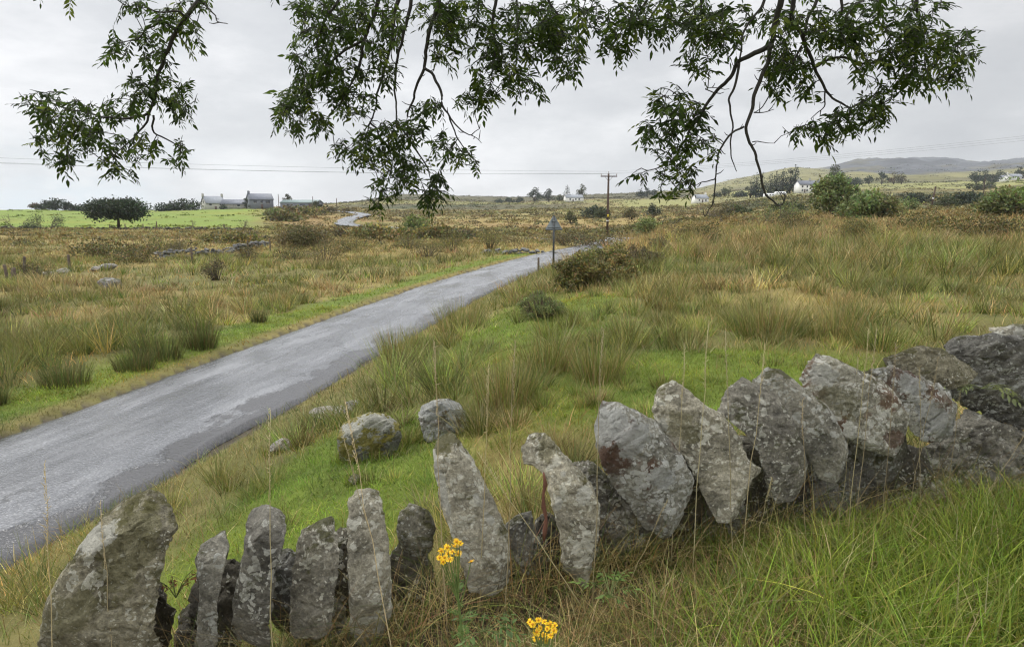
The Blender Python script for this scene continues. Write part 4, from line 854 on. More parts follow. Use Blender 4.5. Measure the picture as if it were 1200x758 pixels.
# leaning pole out on the right moor and far posts
e = empty('utility_pole', place(1091, 118), 'short dark leaning pole on the right-hand moor below the slate hills', 'utility pole', 'wooden utility poles', .1)
m1 = MB(); m1.tube([(0, 0, -.3), (.15, 0, 2.0), (.42, 0, 4.1)], [.15, .14, .12], 8); m1.build('post', M['pole'], e, True); m1 = MB(); m1.box((.42, -.14, 3.95), (.9, .1, .1)); m1.build('crossarm', M['pole'], e); m1 = MB(); m1.tube([(.165, 0, 1.95), (.18, 0, 2.2)], .155, 8); m1.build('band', M['tape'], e)
for px, d, h, lb in [(1151.5, 200, 7, 'far grey pole among scrub below the right-hand farmhouse'), (327, 285, 6.5, 'thin far mast between the dark grey house and the long barn'), (395, 260, 5, 'thin far pole left of the distant lane'), (367, 300, 6, 'thin far pole behind the long barn')]:
    post('far_pole', lb, px, d, h, .13, M['pole'], (0, 0), 'utility pole', 'far thin poles')
# ------------------------------------------------------------------ houses
M['cream'] = plain('cream_render', (.36, .35, .31), .8, .1, .6)
M['white'] = plain('white_render', (.72, .71, .68), .8, .08, .5)
M['greyr'] = plain('grey_render', (.15, .16, .18), .8, .12, .5)
M['slate'] = plain('slate_roof', (.13, .14, .165), .6, .2, 1.2)
M['slate2'] = plain('pale_slate_roof', (.20, .215, .235), .6, .2, 1.2)
M['sheet'] = plain('green_grey_sheeting', (.17, .22, .21), .6, .15, .8)
M['glass'] = plain('window_glass', (.05, .055, .065), .15, .1, 2, .5)
M['stonew'] = plain('stone_masonry', (.22, .21, .19), .85, .35, 1.5)
M['door'] = plain('door_paint', (.09, .06, .05), .6, .1, 2)
M['plastic'] = plain('white_bodywork', (.75, .76, .76), .4, .05, 2)
M['tyre'] = plain('tyre_rubber', (.02, .02, .02), .8, .1, 5)
def house(name, label, cat, px, d, rz, L, Wd, H, R, wall, roof, chim=(), wins=(), doors=(), group=None, sink=.4, over=.3, chm=None, ridge_half=False):
    e = empty(name, place(px, d)-Vector((0, 0, sink*0)), label, cat, group, rz)
    m1 = MB(); m1.prism([(-Wd/2, -1.5), (Wd/2, -1.5), (Wd/2, H), (0, H+R), (-Wd/2, H)], -L/2, L/2, lambda a, y, b: (y, a, b)); m1.build('wall', wall, e)
    m2 = MB(); k = R/(Wd/2); t = .22; x1 = Wd/2+over; zz = H-over*k
    poly = [(-x1, zz+.02), (-x1, zz+t), (0, H+R+t+.05), (x1, zz+t), (x1, zz+.02), (0, H+R+.03)]
    n = 6; Vv = [(y, a, b) for y in (-L/2-.25, L/2+.25) for a, b in poly]
    q = [(i, (i+1) % n, n+(i+1) % n, n+i) for i in range(n)]+[(0, 1, 2, 5), (5, 2, 3, 4), (11, 8, 7, 6), (10, 9, 8, 11)]
    m2.add(Vv, q); rf = m2.build('roof', roof, e)
    for x in chim:
        m3 = MB(); m3.box((x, 0, H+R+.35), (.9, .75, 1.7)); m3.box((x, 0, H+R+1.25), (1.05, .9, .14)); 
        for s_ in (-.22, .22): m3.tube([(x+s_, 0, H+R+1.3), (x+s_, 0, H+R+1.65)], [.12, .1], 6)
        m3.build('chimney', chm or wall, rf)
    for face, x, z, w, h in wins:
        m4 = MB(); fr = MB()
        if face in 'FB':
            y = (-Wd/2-.03) if face == 'F' else Wd/2+.03; m4.box((x, y, z), (w, .06, h)); fr.box((x, y*1.001, z-h/2-.08), (w+.3, .18, .12))
        else:
            y = (-L/2-.03) if face == 'L' else L/2+.03; m4.box((y, x, z), (.06, w, h)); fr.box((y, x, z-h/2-.08), (.18, w+.3, .12))
        wo = m4.build('window', M['glass'], e); fr.build('sill', M['white'], wo)
    for x, w, h in doors:
        m5 = MB(); m5.box((x, -Wd/2-.035, h/2), (w, .07, h)); m5.build('door', M['door'], e)
    return e
house('house', 'pale cream gabled house with tall chimneys, leftmost of the hilltop farm', 'house', 250, 345, .75, 9, 7.5, 3.6, 3.2, M['cream'], M['slate2'], (-4.6, 4.6), [('F', -2.5, 3, 1.1, 1.3), ('F', 2.5, 3, 1.1, 1.3), ('L', 0, 4.2, 1, 1.2)], [(0, 1.1, 2.1)])
house('farm_building', 'long low grey-roofed outbuilding between the cream house and the dark grey house', 'outbuilding', 277, 325, .12, 12, 6.5, 2.3, 1.8, M['stonew'], M['slate'], (), [('F', -5, 1.6, 1.2, 1), ('F', 2, 1.6, 1.2, 1)], [(6, 1.4, 2.1)])
house('house', 'dark grey rendered house with one chimney on the skyline', 'house', 305, 310, .55, 10, 8, 4.2, 2.4, M['greyr'], M['slate'], (-4.6,), [('F', -2.8, 3.2, 1.3, 1.1), ('F', 2.6, 3.2, 1.8, 1.1), ('F', 0, 3.2, 1, 1.1), ('L', 1.5, 3.2, 1, 1.1), ('L', -1.5, 1.3, 1, 1.1)], [(0, 1, 2.1)], None, .4, .3, M['slate'])
house('barn', 'long low barn with a green-grey sheet roof right of the dark grey house', 'barn', 354, 310, -.1, 16.5, 8, 3.2, 1.1, M['greyr'], M['sheet'], (), [('F', -4, 2.2, 2.4, .7), ('F', 2, 2.2, 2.4, .7)], [(6, 2.6, 2.7)])
house('cottage', 'low white cottage among trees on the central ridge', 'cottage', 672, 600, .2, 15.5, 8, 3.2, 2.4, M['white'], M['slate2'], (-6.8,), [('F', -4, 2, 1.5, 1.3), ('F', 4, 2, 1.5, 1.3), ('F', 0.9, 2, 1.4, 1.3)], [(-1.5, 1.1, 2.1)])
tw = house('house', 'long white terrace with a grey slate roof beyond the dark conifers', 'house', 950, 400, .10, 17, 7, 4.5, 2.2, M['white'], M['slate'], (-7.8, -1, 5), [('F', x, z, .9, 1.1) for x in (-7, -4.2, -1.4, 1.4, 4.2, 7) for z in (1.4, 3.5)], [(-5.6, .9, 2.0), (0, .9, 2.0), (5.6, .9, 2.0)], None, .4, .3, M['cream'])
house('cottage', 'tiny white cottage low beside the pale hill, left of the conifers', 'cottage', 820, 450, .3, 9, 6.5, 2.8, 2.2, M['white'], M['slate2'], (4,), [('F', -2.4, 1.6, 1, 1.1), ('F', 2.4, 1.6, 1, 1.1)], [(0, 1, 2.0)])
house('farmhouse', 'white farmhouse with a long pale roof below the far right slate hills', 'farmhouse', 1188, 620, .25, 14, 7, 3.0, 2.2, M['white'], M['slate2'], (-8,), [('F', -5, 2.2, 1.3, 1.3), ('F', 0, 2.2, 1.3, 1.3), ('F', 5, 2.2, 1.3, 1.3)], [(2.5, 1.1, 2.1)])
house('outbuilding', 'small white gabled shed at the left end of the right-hand farmhouse', 'shed', 1175, 590, 1.5, 7, 6, 3.0, 2.2, M['white'], M['slate'], (), [('L', 0, 2, 1.1, 1.1)])
def caravan(label, px, d, rz, L=5.5):
    e = empty('caravan', place(px, d), label, 'caravan', 'white caravans by the conifers', rz)
    P = [(-L/2, .55), (L/2, .55), (L/2+.15, 1.3), (L/2-.25, 2.35), (L/2-.7, 2.55), (-L/2+.7, 2.55), (-L/2+.2, 2.3), (-L/2-.1, 1.2)]
    m1 = MB(); m1.prism(P, -1.1, 1.1, lambda a, y, b: (a, y, b)); m1.build('body', M['plastic'], e)
    for x in (-1.5, .2, 1.7): m2 = MB(); m2.box((x, -1.12, 1.75), (.9, .05, .55)); m2.build('window', M['glass'], e)
    for y in (-1.0, 1.0): m3 = MB(); m3.tube([(0, y-.09, .33), (0, y+.09, .33)], .33, 12); m3.build('wheel', M['tyre'], e)
    m4 = MB(); m4.tube([(L/2, 0, .5), (L/2+1.2, 0, .5)], .06, 5); m4.tube([(L/2+1, 0, .0), (L/2+1, 0, .55)], .05, 5); m4.build('drawbar', M['black'], e)
caravan('white caravan parked left, in front of the conifer row', 901, 370, .1); caravan('second white caravan nearer to the long white terrace', 914, 365, -.25, 5.8)
# ------------------------------------------------------------------ trees and bushes
def crown_leaves(lobes, n, size, pal, w, aspect=.6, seed=0, hollow=.55, zmin=-9, twig=None):
    """leaf clumps through the volume of many uneven lobes; each lobe has its own tone and gaps are left between"""
    r = np.random.default_rng(seed); lob = np.array(lobes); vol = lob[:, 3]**2; k = r.choice(len(lob), n, p=vol/vol.sum())
    D = r.normal(size=(n, 3)); D /= np.linalg.norm(D, axis=1)[:, None]; rad = np.where(r.random(n) < .8, r.uniform(hollow, 1.08, n), r.uniform(.2, 1.0, n))
    P = lob[k, :3]+D*(rad*lob[k, 3])[:, None]*np.array((1, 1, .72)); P += r.normal(0, .06, (n, 3))*lob[k, 3][:, None]
    gap = fbm(P/(lob[:, 3].mean()*.55)+seed*7.7, 2, seed); ok = (gap > .30) & (P[:, 2] > zmin); P = P[ok]; k = k[ok]; m = len(P)
    tone = np.exp(r.normal(0, .22, (len(lob), 1)))*np.exp(r.normal(0, .06, (len(lob), 3)))
    c = jit(pick(pal, w, m), m, .25, .08)*tone[k]
    return leafquads(P, size*r.uniform(.55, 1.35, m), c, aspect, D[ok], .35)
PAL = {'broad': ([(.055, .07, .025), (.045, .055, .022), (.075, .085, .03), (.09, .085, .035)], (3, 3, 2, 1)), 'dark': ([(.035, .05, .025), (.028, .04, .022), (.05, .065, .03)], (3, 3, 1)),
       'conifer': ([(.028, .045, .028), (.022, .035, .024), (.04, .055, .03)], (3, 3, 1)), 'willow': ([(.14, .175, .055), (.12, .15, .05), (.185, .21, .075), (.15, .15, .055)], (3, 3, 2, 1)),
       'gorse': ([(.12, .125, .04), (.10, .11, .035), (.19, .165, .05), (.15, .11, .045), (.27, .22, .07)], (3, 3, 2, 2, 1)), 'brown': ([(.13, .10, .045), (.10, .09, .035), (.16, .13, .055), (.08, .075, .03)], (3, 3, 2, 2)),
       'heath': ([(.09, .075, .04), (.10, .095, .04), (.13, .09, .045)], (2, 2, 1)), 'bracken': ([(.085, .09, .03), (.11, .09, .032), (.13, .09, .035), (.065, .07, .022)], (3, 2, 2, 2))}
def make_tree(name, label, px, d, H, Wd, kind='broad', n=900, trunk=.25, leaf=None, seed=0, group=None, cat='tree', lobes=9, lean=0, sink=0.0, flat=1.0, size=None):
    r = np.random.default_rng(seed+100); loc = place(px, d)-Vector((0, 0, sink)); e = empty(name, loc, label, cat, group, r.uniform(0, 6)*0)
    lb = []; zt = H*trunk
    if kind == 'conifer':
        for i in range(14):
            t = (i+.5)/14; rr = Wd/2*(1-t)**.8+.06*Wd; a = r.uniform(0, 6)
            for q in range(3): lb.append((math.cos(a+q*2.1)*rr*.55, math.sin(a+q*2.1)*rr*.55, zt*.5+(H-zt*.5)*t*.97, rr*.62))
        size = size or H*.055
    else:
        for i in range(lobes):
            a = r.uniform(0, 2*PI); q = math.sqrt(r.uniform(.05, 1)); rr = Wd*r.uniform(.14, .25)
            x = math.cos(a)*q*(Wd/2-rr*.9); y = math.sin(a)*q*(Wd/2-rr*.9); top = H-rr*.7-(H-zt)*.55*(q**2.2)*flat; z = r.uniform(max(zt+rr*.3, top*.55), max(top, zt+rr*.35))
            lb.append((x+lean*z, y, z, rr))
        lb.append((lean*H, 0, H-Wd*.16, Wd*.2)); size = size or Wd*max(.055, min(.13, 2.2/math.sqrt(n)))
    ms = MB(); tr = max(.06, H*.035)
    if trunk > .02 or kind == 'conifer':
        ms.tube([(0, 0, -.3), (.02*H, 0, zt*.6), (lean*zt, 0, zt+.05*H)], [tr*1.4, tr, tr*.75], 7, (.075, .06, .045))
        if kind == 'conifer': ms.tube([(0, 0, zt), (0, 0, H*.96)], [tr*.8, .02], 6, (.075, .06, .045))
        else:
            for (x, y, z, rr) in lb[::max(1, len(lb)//7)]: ms.tube([(lean*zt, 0, zt*.9), ((x+lean*zt)*.5, y*.5, zt+(z-zt)*.6), (x, y, z+rr*.4)], [tr*.6, tr*.35, tr*.1], 5, (.075, .06, .045))
    else:
        for (x, y, z, rr) in lb[::max(1, len(lb)//8)]: ms.tube([(x*.1, y*.1, -.1), (x*.6, y*.6, z*.6), (x, y, z+rr*.3)], [tr*.5, tr*.3, tr*.1], 4, (.09, .075, .055))
    ms.build('trunk' if trunk > .02 or kind == 'conifer' else 'stems', M['bark'], e, True)
    V, q, c = crown_leaves(lb, n, size, *PAL[leaf or kind], seed=seed); npmesh('crown' if trunk > .02 or kind == 'conifer' else 'foliage', V, q, None, c, M['leaf'], e)
    return e
def bush(name, label, px, d, w, h, kind, n=900, seed=0, group=None, size=None, cat='bush', lobes=12):
    return make_tree(name, label, px, d, h*1.02, w, kind, n, 0.0, kind, seed, group, cat, lobes if kind != 'willow' else 24, 0, .1, .6, size)
make_tree('hawthorn_tree', 'broad wind-shaped dark tree alone on the edge of the green pasture', 139, 107, 5.3, 10.2, 'dark', 9000, .42, 'dark', 5, None, 'tree', 34, 0, 0, .45, .36)
SK = 'skyline trees behind the green pasture'
for i, (px, w, h, n, lb) in enumerate([(42, 5, 3.4, 500, 'leftmost rusty-tinged round shrub on the pasture skyline'), (53, 7, 4.2, 700, 'dense dark shrub second along the pasture skyline'), (65, 8, 5.0, 800, 'tallest dark clump left of the hawthorn on the skyline'), (75, 6, 4.6, 600, 'dark clump ending the tall skyline group left of the hawthorn'), (86, 6, 2.6, 400, 'low skyline bush just right of the tall dark clump'), (97, 7, 3.0, 450, 'low skyline bush nearest the hawthorn crown'),
                                       (190, 7, 4.0, 700, 'single rounded bush on the skyline right of the hawthorn'), (205, 8, 4.6, 700, 'leafy clump first in the thick row left of the cream house'), (216, 8, 5.0, 700, 'leafy clump in the middle of the thick row left of the cream house'), (228, 7, 4.6, 600, 'twiggy clump at the end of the thick row beside the cream house')]):
    make_tree('skyline_tree', lb, px, 272, h*1.1, w*1.15, 'broad', n, .12, 'dark' if i not in (0,) else 'heath', 20+i, SK, 'tree', 9, 0, .3, .8)
make_tree('tree', 'dark ivy-like tree squeezed against the left wall of the dark grey house', 289, 298, 5.0, 4.2, 'dark', 700, .1, 'dark', 41, None, 'tree', 8)
make_tree('tree', 'small round-headed tree above the long barn roof', 337, 330, 7.2, 5, 'broad', 400, .5, 'broad', 42, None, 'tree', 6)
make_tree('tree', 'dark bush at the front corner of the cream house', 262, 305, 2.6, 4.5, 'dark', 350, .05, 'dark', 43, None, 'bush', 6)
make_tree('tree', 'dark leafy tree covering the right gable of the long barn', 371, 300, 4.3, 6.5, 'dark', 600, .1, 'broad', 44, None, 'tree', 8)
for i, (px, d, w, h, kd, lb) in enumerate([(345, 232, 12, 3.2, 'brown', 'brownish scrub at the top corner of the green pasture'), (322, 215, 9, 2.4, 'willow', 'pale scrub on the upper right of the green pasture'), (385, 235, 10, 2.8, 'brown', 'brown scrub left of the distant lane'), (405, 245, 6, 2.2, 'heath', 'dark scrub close to the crest of the distant lane'), (365, 205, 12, 2.2, 'gorse', 'wide gorse patch below the long barn'), (335, 170, 12, 2.0, 'gorse', 'gorse patch where the pasture meets the brown moor')]):
    bush('scrub_bush', lb, px, d, w, h, kd, 900, 50+i, 'scrub below the hilltop farm')
MD = 'trees round the cottage on the central ridge'
for i, (px, d, h, w, kd, n, lb) in enumerate([(585, 610, 5, 11, 'dark', 400, 'leftmost low hedge tree of the row on the central ridge'), (597, 610, 6, 11, 'dark', 400, 'second low hedge tree of the row on the central ridge'), (609, 610, 6.5, 11, 'dark', 400, 'third hedge tree, next to the big round tree on the ridge'), (627, 600, 14, 16, 'dark', 900, 'big round dark tree, tallest left of the white cottage'), (643, 605, 12.5, 13, 'dark', 800, 'egg-shaped dark tree next to the big round one on the ridge'), (656, 610, 7, 10, 'broad', 500, 'low bushy tree touching the left end of the white cottage'),
                                              (664.5, 625, 15, 8.5, 'conifer', 700, 'pointed conifer directly behind the white cottage'), (682, 625, 15, 13, 'broad', 800, 'olive round tree at the right end of the white cottage'), (750, 700, 8, 12, 'dark', 500, 'left of three dark clumps on the ridge right of the pole'), (758, 700, 10, 11, 'dark', 500, 'tallest of three dark clumps on the ridge right of the pole'), (767, 700, 8, 12, 'dark', 500, 'right one of three dark clumps on the ridge right of the pole')]):
    make_tree('conifer_tree' if kd == 'conifer' else 'tree', lb, px, d, h, w, kd, n, .1, kd, 70+i, MD, 'tree', 9, 0, .4, .8)
RC_ = 'dark conifers left of the white terrace'
for i, (px, h, w, kd, lb) in enumerate([(879, 11, 8, 'broad', 'lowest round tree on the left end of the conifer row'), (885.5, 16, 9, 'conifer', 'first pointed conifer from the left of the row'), (893, 13, 9, 'conifer', 'short conifer behind the left caravan'), (902, 14, 10, 'conifer', 'wide conifer right above the left caravan'), (909, 15, 8, 'conifer', 'narrow conifer between the two caravans'), (917, 16.5, 9, 'conifer', 'tall conifer above the second caravan'), (925, 15.5, 10, 'broad', 'feathery dark tree in the row two along from the terrace'), (931, 18, 9, 'conifer', 'tallest conifer touching the left end of the white terrace')]):
    make_tree('conifer_tree' if kd == 'conifer' else 'tree', lb, px, 415, h, w, kd, 900, .08, 'conifer', 90+i, RC_, 'tree', 9, 0, .4)
RT = 'far trees on the right-hand fields'
for i, (px, d, h, w, kd, n, tk, lb) in enumerate([(849, 520, 8, 10, 'broad', 500, .15, 'small dark tree between the tiny white cottage and the conifers'), (854, 500, 9, 7, 'broad', 140, .3, 'bare-topped thin tree just left of the conifer row'), (840, 520, 5, 9, 'dark', 300, .1, 'low bush right of the tiny white cottage'), (868, 480, 4.5, 14, 'dark', 400, .1, 'low hedge bush left of the conifer row'), (977, 440, 17, 13, 'broad', 900, .25, 'tall airy tree standing behind the large round bush'), (968, 450, 10, 12, 'broad', 500, .15, 'lower tree between the white terrace and the tall airy tree'),
                                                 (993, 560, 9, 16, 'dark', 500, .1, 'hedge clump right of the tall airy tree'), (1004, 600, 9, 14, 'dark', 500, .1, 'second hedge clump on the far field edge'), (1018, 640, 9, 13, 'dark', 500, .1, 'third hedge clump on the far field edge'), (1033, 640, 12, 12, 'dark', 500, .1, 'darkest tree of the far field-edge row'), (1047, 640, 12, 13, 'heath', 500, .1, 'purple-brown tree in the far field-edge row'), (1056, 640, 11, 11, 'heath', 500, .1, 'last tree at the right of the far field-edge row'),
                                                 (1144, 560, 12, 14, 'dark', 700, .1, 'first dark tree of the group left of the right-hand farmhouse'), (1153, 565, 12, 13, 'dark', 700, .1, 'second dark tree of the group left of the right-hand farmhouse'), (1163, 570, 9, 14, 'dark', 600, .1, 'dark low tree touching the white shed'), (1171, 640, 11, 13, 'dark', 500, .1, 'dark tree behind the white shed roof'), (1194, 650, 12, 13, 'dark', 500, .1, 'dark tree behind the farmhouse at the frame edge'), (1158, 430, 6, 13, 'broad', 600, .1, 'grey-green bush below the right-hand farmhouse'), (1142, 400, 5, 12, 'broad', 500, .1, 'low scrub bush downhill of the farm trees')]):
    make_tree('tree', lb, px, d, h, w, kd, n, tk, kd, 120+i, RT, 'tree', 9, 0, .4, .8)
# bushes on the moor
BU = [('willow_bush', 975, 78, 6.4, 4.6, 'willow', 6500, 'large round green bush, biggest on the right-hand moor'), ('willow_bush', 1018, 68, 6.4, 3.2, 'willow', 5200, 'pale grey-green loose bush right of the large round bush'), ('willow_bush', 1176, 64, 5.4, 3.0, 'willow', 4600, 'broad green bush at the right frame edge on the moor'),
      ('willow_bush', 1062, 104, 5.5, 2.6, 'willow', 1500, 'faint light green bush behind the short leaning pole'), ('gorse_bush', 985, 92, 5, 1.5, 'gorse', 900, 'low dark bush tucked behind the large round bush'), ('willow_bush', 757, 62, 3.0, 2.0, 'willow', 1500, 'soft green bush on the moor right of the tall pole'),
      ('bush', 669, 152, 4.0, 3.0, 'broad', 700, 'small isolated bush above the triangular sign'), ('bush', 764.5, 172, 5.0, 4.0, 'dark', 800, 'dark round bush far behind the pole on the pale moor'), ('bush', 740, 172, 5.0, 3.4, 'brown', 700, 'brownish bush left of the dark round far bush'), ('bush', 697, 205, 9, 4.4, 'dark', 900, 'largest of the far bushes left of the pole top'), ('bush', 704, 196, 7, 3.2, 'broad', 700, 'lower far bush nestled right of the largest far bush'), ('bush', 1106, 140, 7, 3, 'broad', 800, 'dull green far bush right of the short leaning pole'), ('bush', 1040, 150, 8, 2.4, 'dark', 800, 'dark far thicket between the bushes and the short leaning pole'), ('bush', 1130, 170, 11, 3.5, 'dark', 900, 'dark far thicket at the right of the moor'), ('bush', 925, 140, 9, 2.4, 'broad', 900, 'grey-green thicket below the white caravans'), ('bush', 860, 150, 8, 2.2, 'broad', 800, 'low thicket left of the hanging bare twig'), ('bush', 1000, 190, 10, 3.4, 'broad', 900, 'dim thicket between terrace and the leaning pole'), ('bush', 1075, 200, 12, 3.4, 'dark', 900, 'dark thicket under the far pale field'), ('bush', 1185, 130, 9, 3.2, 'broad', 1000, 'grey-green thicket below the right-hand farm at the frame edge'),
      ('willow_bush', 487, 84, 4.6, 3.0, 'willow', 2600, 'pale green willow bush in front of the straw slope'), ('willow_bush', 358, 47, 4.4, 2.2, 'brown', 4200, 'big brownish willow bush right of the ruined wall'), ('willow_bush', 331, 50, 2.2, 1.8, 'brown', 1600, 'smaller darker bush at the left of the big brownish willow'),
      ('gorse_bush', 436, 76, 6.5, 2.0, 'gorse', 2200, 'dark gorse bank below the distant bend of the lane'), ('gorse_bush', 470, 74, 5.5, 1.9, 'gorse', 1900, 'dark gorse bank left under the pale willow'), ('gorse_bush', 512, 72, 6.0, 1.9, 'gorse', 2000, 'dark gorse bank under and right of the pale willow'), ('gorse_bush', 542, 76, 5.0, 1.5, 'heath', 1000, 'low heather bank at the right end of the gorse line'), ('gorse_bush', 400, 78, 5.0, 1.5, 'brown', 1500, 'brown gorse bank at the left end of the gorse line'),
      ('gorse_bush', 695, 46, 5.0, 1.3, 'heath', 1700, 'dark heather bank behind the triangular sign'), ('gorse_bush', 662, 48, 3.0, .9, 'heath', 800, 'low dark heather left behind the sign post'), 
      ('gorse_bush', 249, 60, 3.2, .9, 'gorse', 1100, 'dark mound in the brown field left of the other pale-topped mound'), ('gorse_bush', 278, 58, 4.2, 1.1, 'gorse', 1400, 'long dark mound in the brown field above the ruined wall'), ('gorse_bush', 188, 46, 3.4, 1.2, 'gorse', 1400, 'dark gorse mound just above the left part of the ruined wall'), ('gorse_bush', 212, 45, 2.2, 1.0, 'heath', 800, 'rusty-brown mound above the ruined wall'), ('gorse_bush', 128, 44, 5.2, .9, 'bracken', 1500, 'long low olive mound left of the ruined wall'), ('gorse_bush', 160, 36, 4.2, .9, 'bracken', 1500, 'grassy brown mound below the left end of the ruined wall'), ('gorse_bush', 295, 37, 2.5, .8, 'bracken', 900, 'olive mound below the right end of the ruined wall'), ('gorse_bush', 345, 38, 2.8, .7, 'bracken', 900, 'olive mound under the big brownish willow'), ('gorse_bush', 381, 36, 2.6, 1.0, 'brown', 1000, 'brown mound right of the big brownish willow'), ('gorse_bush', 253, 26, 1.1, .75, 'heath', 700, 'small dark brown bush alone among the left rushes'), ('gorse_bush', 40, 27, 2.0, .7, 'bracken', 800, 'dark olive mound near the boulder and clustered posts'),
      ('gorse_bush', 418, 43, 3.2, .9, 'gorse', 1200, 'gorse clump left in the pair across the lane'), ('gorse_bush', 530, 42, 2.6, 1.1, 'gorse', 1300, 'dark gorse clump beyond the lane, left of the last one'), ('gorse_bush', 574, 43, 2.4, 1.1, 'gorse', 1300, 'gorse clump closest to where the lane bends'), ('gorse_bush', 478, 44, 2.4, .8, 'gorse', 900, 'low gorse clump in the middle of the rushes beyond the lane'), ('gorse_bush', 500, 38, 2.6, .8, 'brown', 900, 'brown gorse clump near the far tarmac edge'),
      ('gorse_bush', 1003, 26, 2.1, .85, 'gorse', 2200, 'dark gorse clump in the middle of the right-hand moor'), ('gorse_bush', 1086, 34, 4.2, .9, 'bracken', 1800, 'bracken patch on the right moor near the skyline bushes'), ('gorse_bush', 1150, 30, 4.0, .8, 'bracken', 1800, 'bracken patch at the right frame edge'), ('gorse_bush', 930, 40, 3.4, .9, 'bracken', 1200, 'bracken patch below the hanging bare twig'), ('gorse_bush', 820, 34, 3.0, .7, 'bracken', 1200, 'bracken patch right of the soft green bush'), ('gorse_bush', 775, 26, 1.3, .6, 'heath', 900, 'dark brown heather tuft right of the big gorse by the sign'),
      ('gorse_bush', 600, 50, 2.6, .8, 'brown', 900, 'low scrub beside the pale roadside wall')]
for i, (nm, px, d, w, h, kd, n, lb) in enumerate(BU): bush(nm, lb, px, d, w, h*(1.45 if d < 50 and h < 1.2 else 1), kd, int(n*(1.8 if d < 50 else 1.2)), 200+i, 'bushes scattered over the moor', max(.055, w*.026) if d < 55 else None)
# gorse close to the sign: spiny shoots
def ragged(name, label, px, d, w, h, n, seed, kind='gorse'):
    """ragged evergreen shrub: many small uneven shoots on visible stems"""
    r = np.random.default_rng(seed); e = empty(name, place(px, d), label, 'bush', 'gorse bushes right of the lane'); lobes = []
    for i in range(60):
        a = r.uniform(0, 2*PI); q = math.sqrt(r.random()); rr = w*r.uniform(.06, .13); lobes.append((math.cos(a)*q*w*.43, math.sin(a)*q*w*.43, max(rr*.3, (h-rr*.5)*r.uniform(.25, 1.05)*(1-.55*q*q)), rr))
    V, q, c = crown_leaves(lobes, n, w*.034, *PAL[kind], aspect=.4, seed=seed, hollow=.3); V[:, 2] = np.maximum(V[:, 2], -.05)
    npmesh('foliage', V, q, None, c, M['leaf'], e); ms = MB()
    for (x, y, z, rr) in lobes: ms.tube([(x*.1, y*.1, -.1), (x*.7, y*.7, z*.55), (x, y, z+rr*.8)], [.018, .011, .004], 5, (.10, .08, .05))
    ms.build('stems', M['bark'], e, True)
ragged('gorse_bush', 'large dark green-brown gorse bush just right of the sign post', 697, 15.3, 2.2, .80, 17000, 301); ragged('gorse_bush', 'small round olive-green bush on the bank below the large gorse', 634, 11.8, .95, .46, 8000, 302, 'willow'); ragged('gorse_bush', 'dark twiggy bush leaning out right of the large gorse bush', 748, 18.5, 1.6, .7, 7500, 303, 'heath')
ragged('gorse_bush', 'low dense gorse shoulder behind the large one by the sign', 718, 17.5, 2.2, .85, 11000, 304)
# leafless thorns and thin bushes
def bare(name, label, px, d, w, h, seed, n=26, leaf=0, col=(.12, .10, .08), pal='brown'):
    r = np.random.default_rng(seed); e = empty(name, place(px, d), label, 'bush', 'bare and thin thorn bushes'); ms = MB(); tips = []
    def grow(p, dr, L, rad, lev):
        q = p+dr*L; md = (p+q)/2+r.normal(0, .06, 3)*L; ms.tube([p, md, q], [rad, rad*.8, rad*.55], 4, col, False)
        if lev == 0: tips.append(q); tips.append(md); return
        for _ in range(3):
            d2 = dr+r.normal(0, .55, 3)+np.array((0, 0, .12)); d2 /= np.linalg.norm(d2); grow(q if r.random() < .7 else md, d2, L*.68, rad*.6, lev-1)
    for i in range(1 if not n//8 else max(2, n//8)):
        a = r.uniform(0, 2*PI); dr = np.array((math.cos(a)*w/h*.5, math.sin(a)*w/h*.5, .8)); dr /= np.linalg.norm(dr); grow(np.array((math.cos(a)*.02*w, math.sin(a)*.02*w, -.1)), dr, h*.42, h*.018+.01, 3)
    ms.build('branches', M['bark'], e)
    if leaf:
        T = np.array(tips); k = r.integers(0, len(T), leaf); P = T[k]+r.normal(0, w*.05, (leaf, 3)); V, q, c = leafquads(P, w*.03*r.uniform(.6, 1.3, leaf), jit(pick(*PAL[pal], leaf), leaf), .5); npmesh('foliage', V, q, None, c, M['leaf'], e)
bare('thorn_bush', 'leafless grey thorn at the far left edge of the green pasture', 20, 104, 4.2, 2.9, 1, 30); bare('thorn_bush', 'thin dark-leaved thorn between the leafless grey thorn and the hawthorn', 56, 104, 5.5, 2.9, 2, 40, 1200, pal='dark'); bare('thorn_bush', 'small leafless thorn on the pasture edge right of the stout post', 221, 104, 3.0, 1.9, 3, 20); bare('thorn_bush', 'dark stunted thorn at the right end of the pasture boundary', 282, 104, 2.6, 2.0, 4, 26, 250, pal='heath')
bare('thorn_bush', 'thin see-through bush below the hanging bare twig on the moor', 905, 60, 4.6, 2.3, 5, 50, 1300, pal='willow'); bare('thorn_bush', 'see-through bush left of the thin bush under the hanging twig', 846, 85, 5.0, 2.6, 6, 40, 700, pal='brown'); bare('thorn_bush', 'pale leafless thorn in the brown field left of the willow', 300, 70, 2.2, 1.7, 7, 26)
bare('thorn_bush', 'thin low dark-leaved thorn beside the leafless grey thorn', 40, 104.5, 6, 1.5, 8, 40, 900, pal='dark')
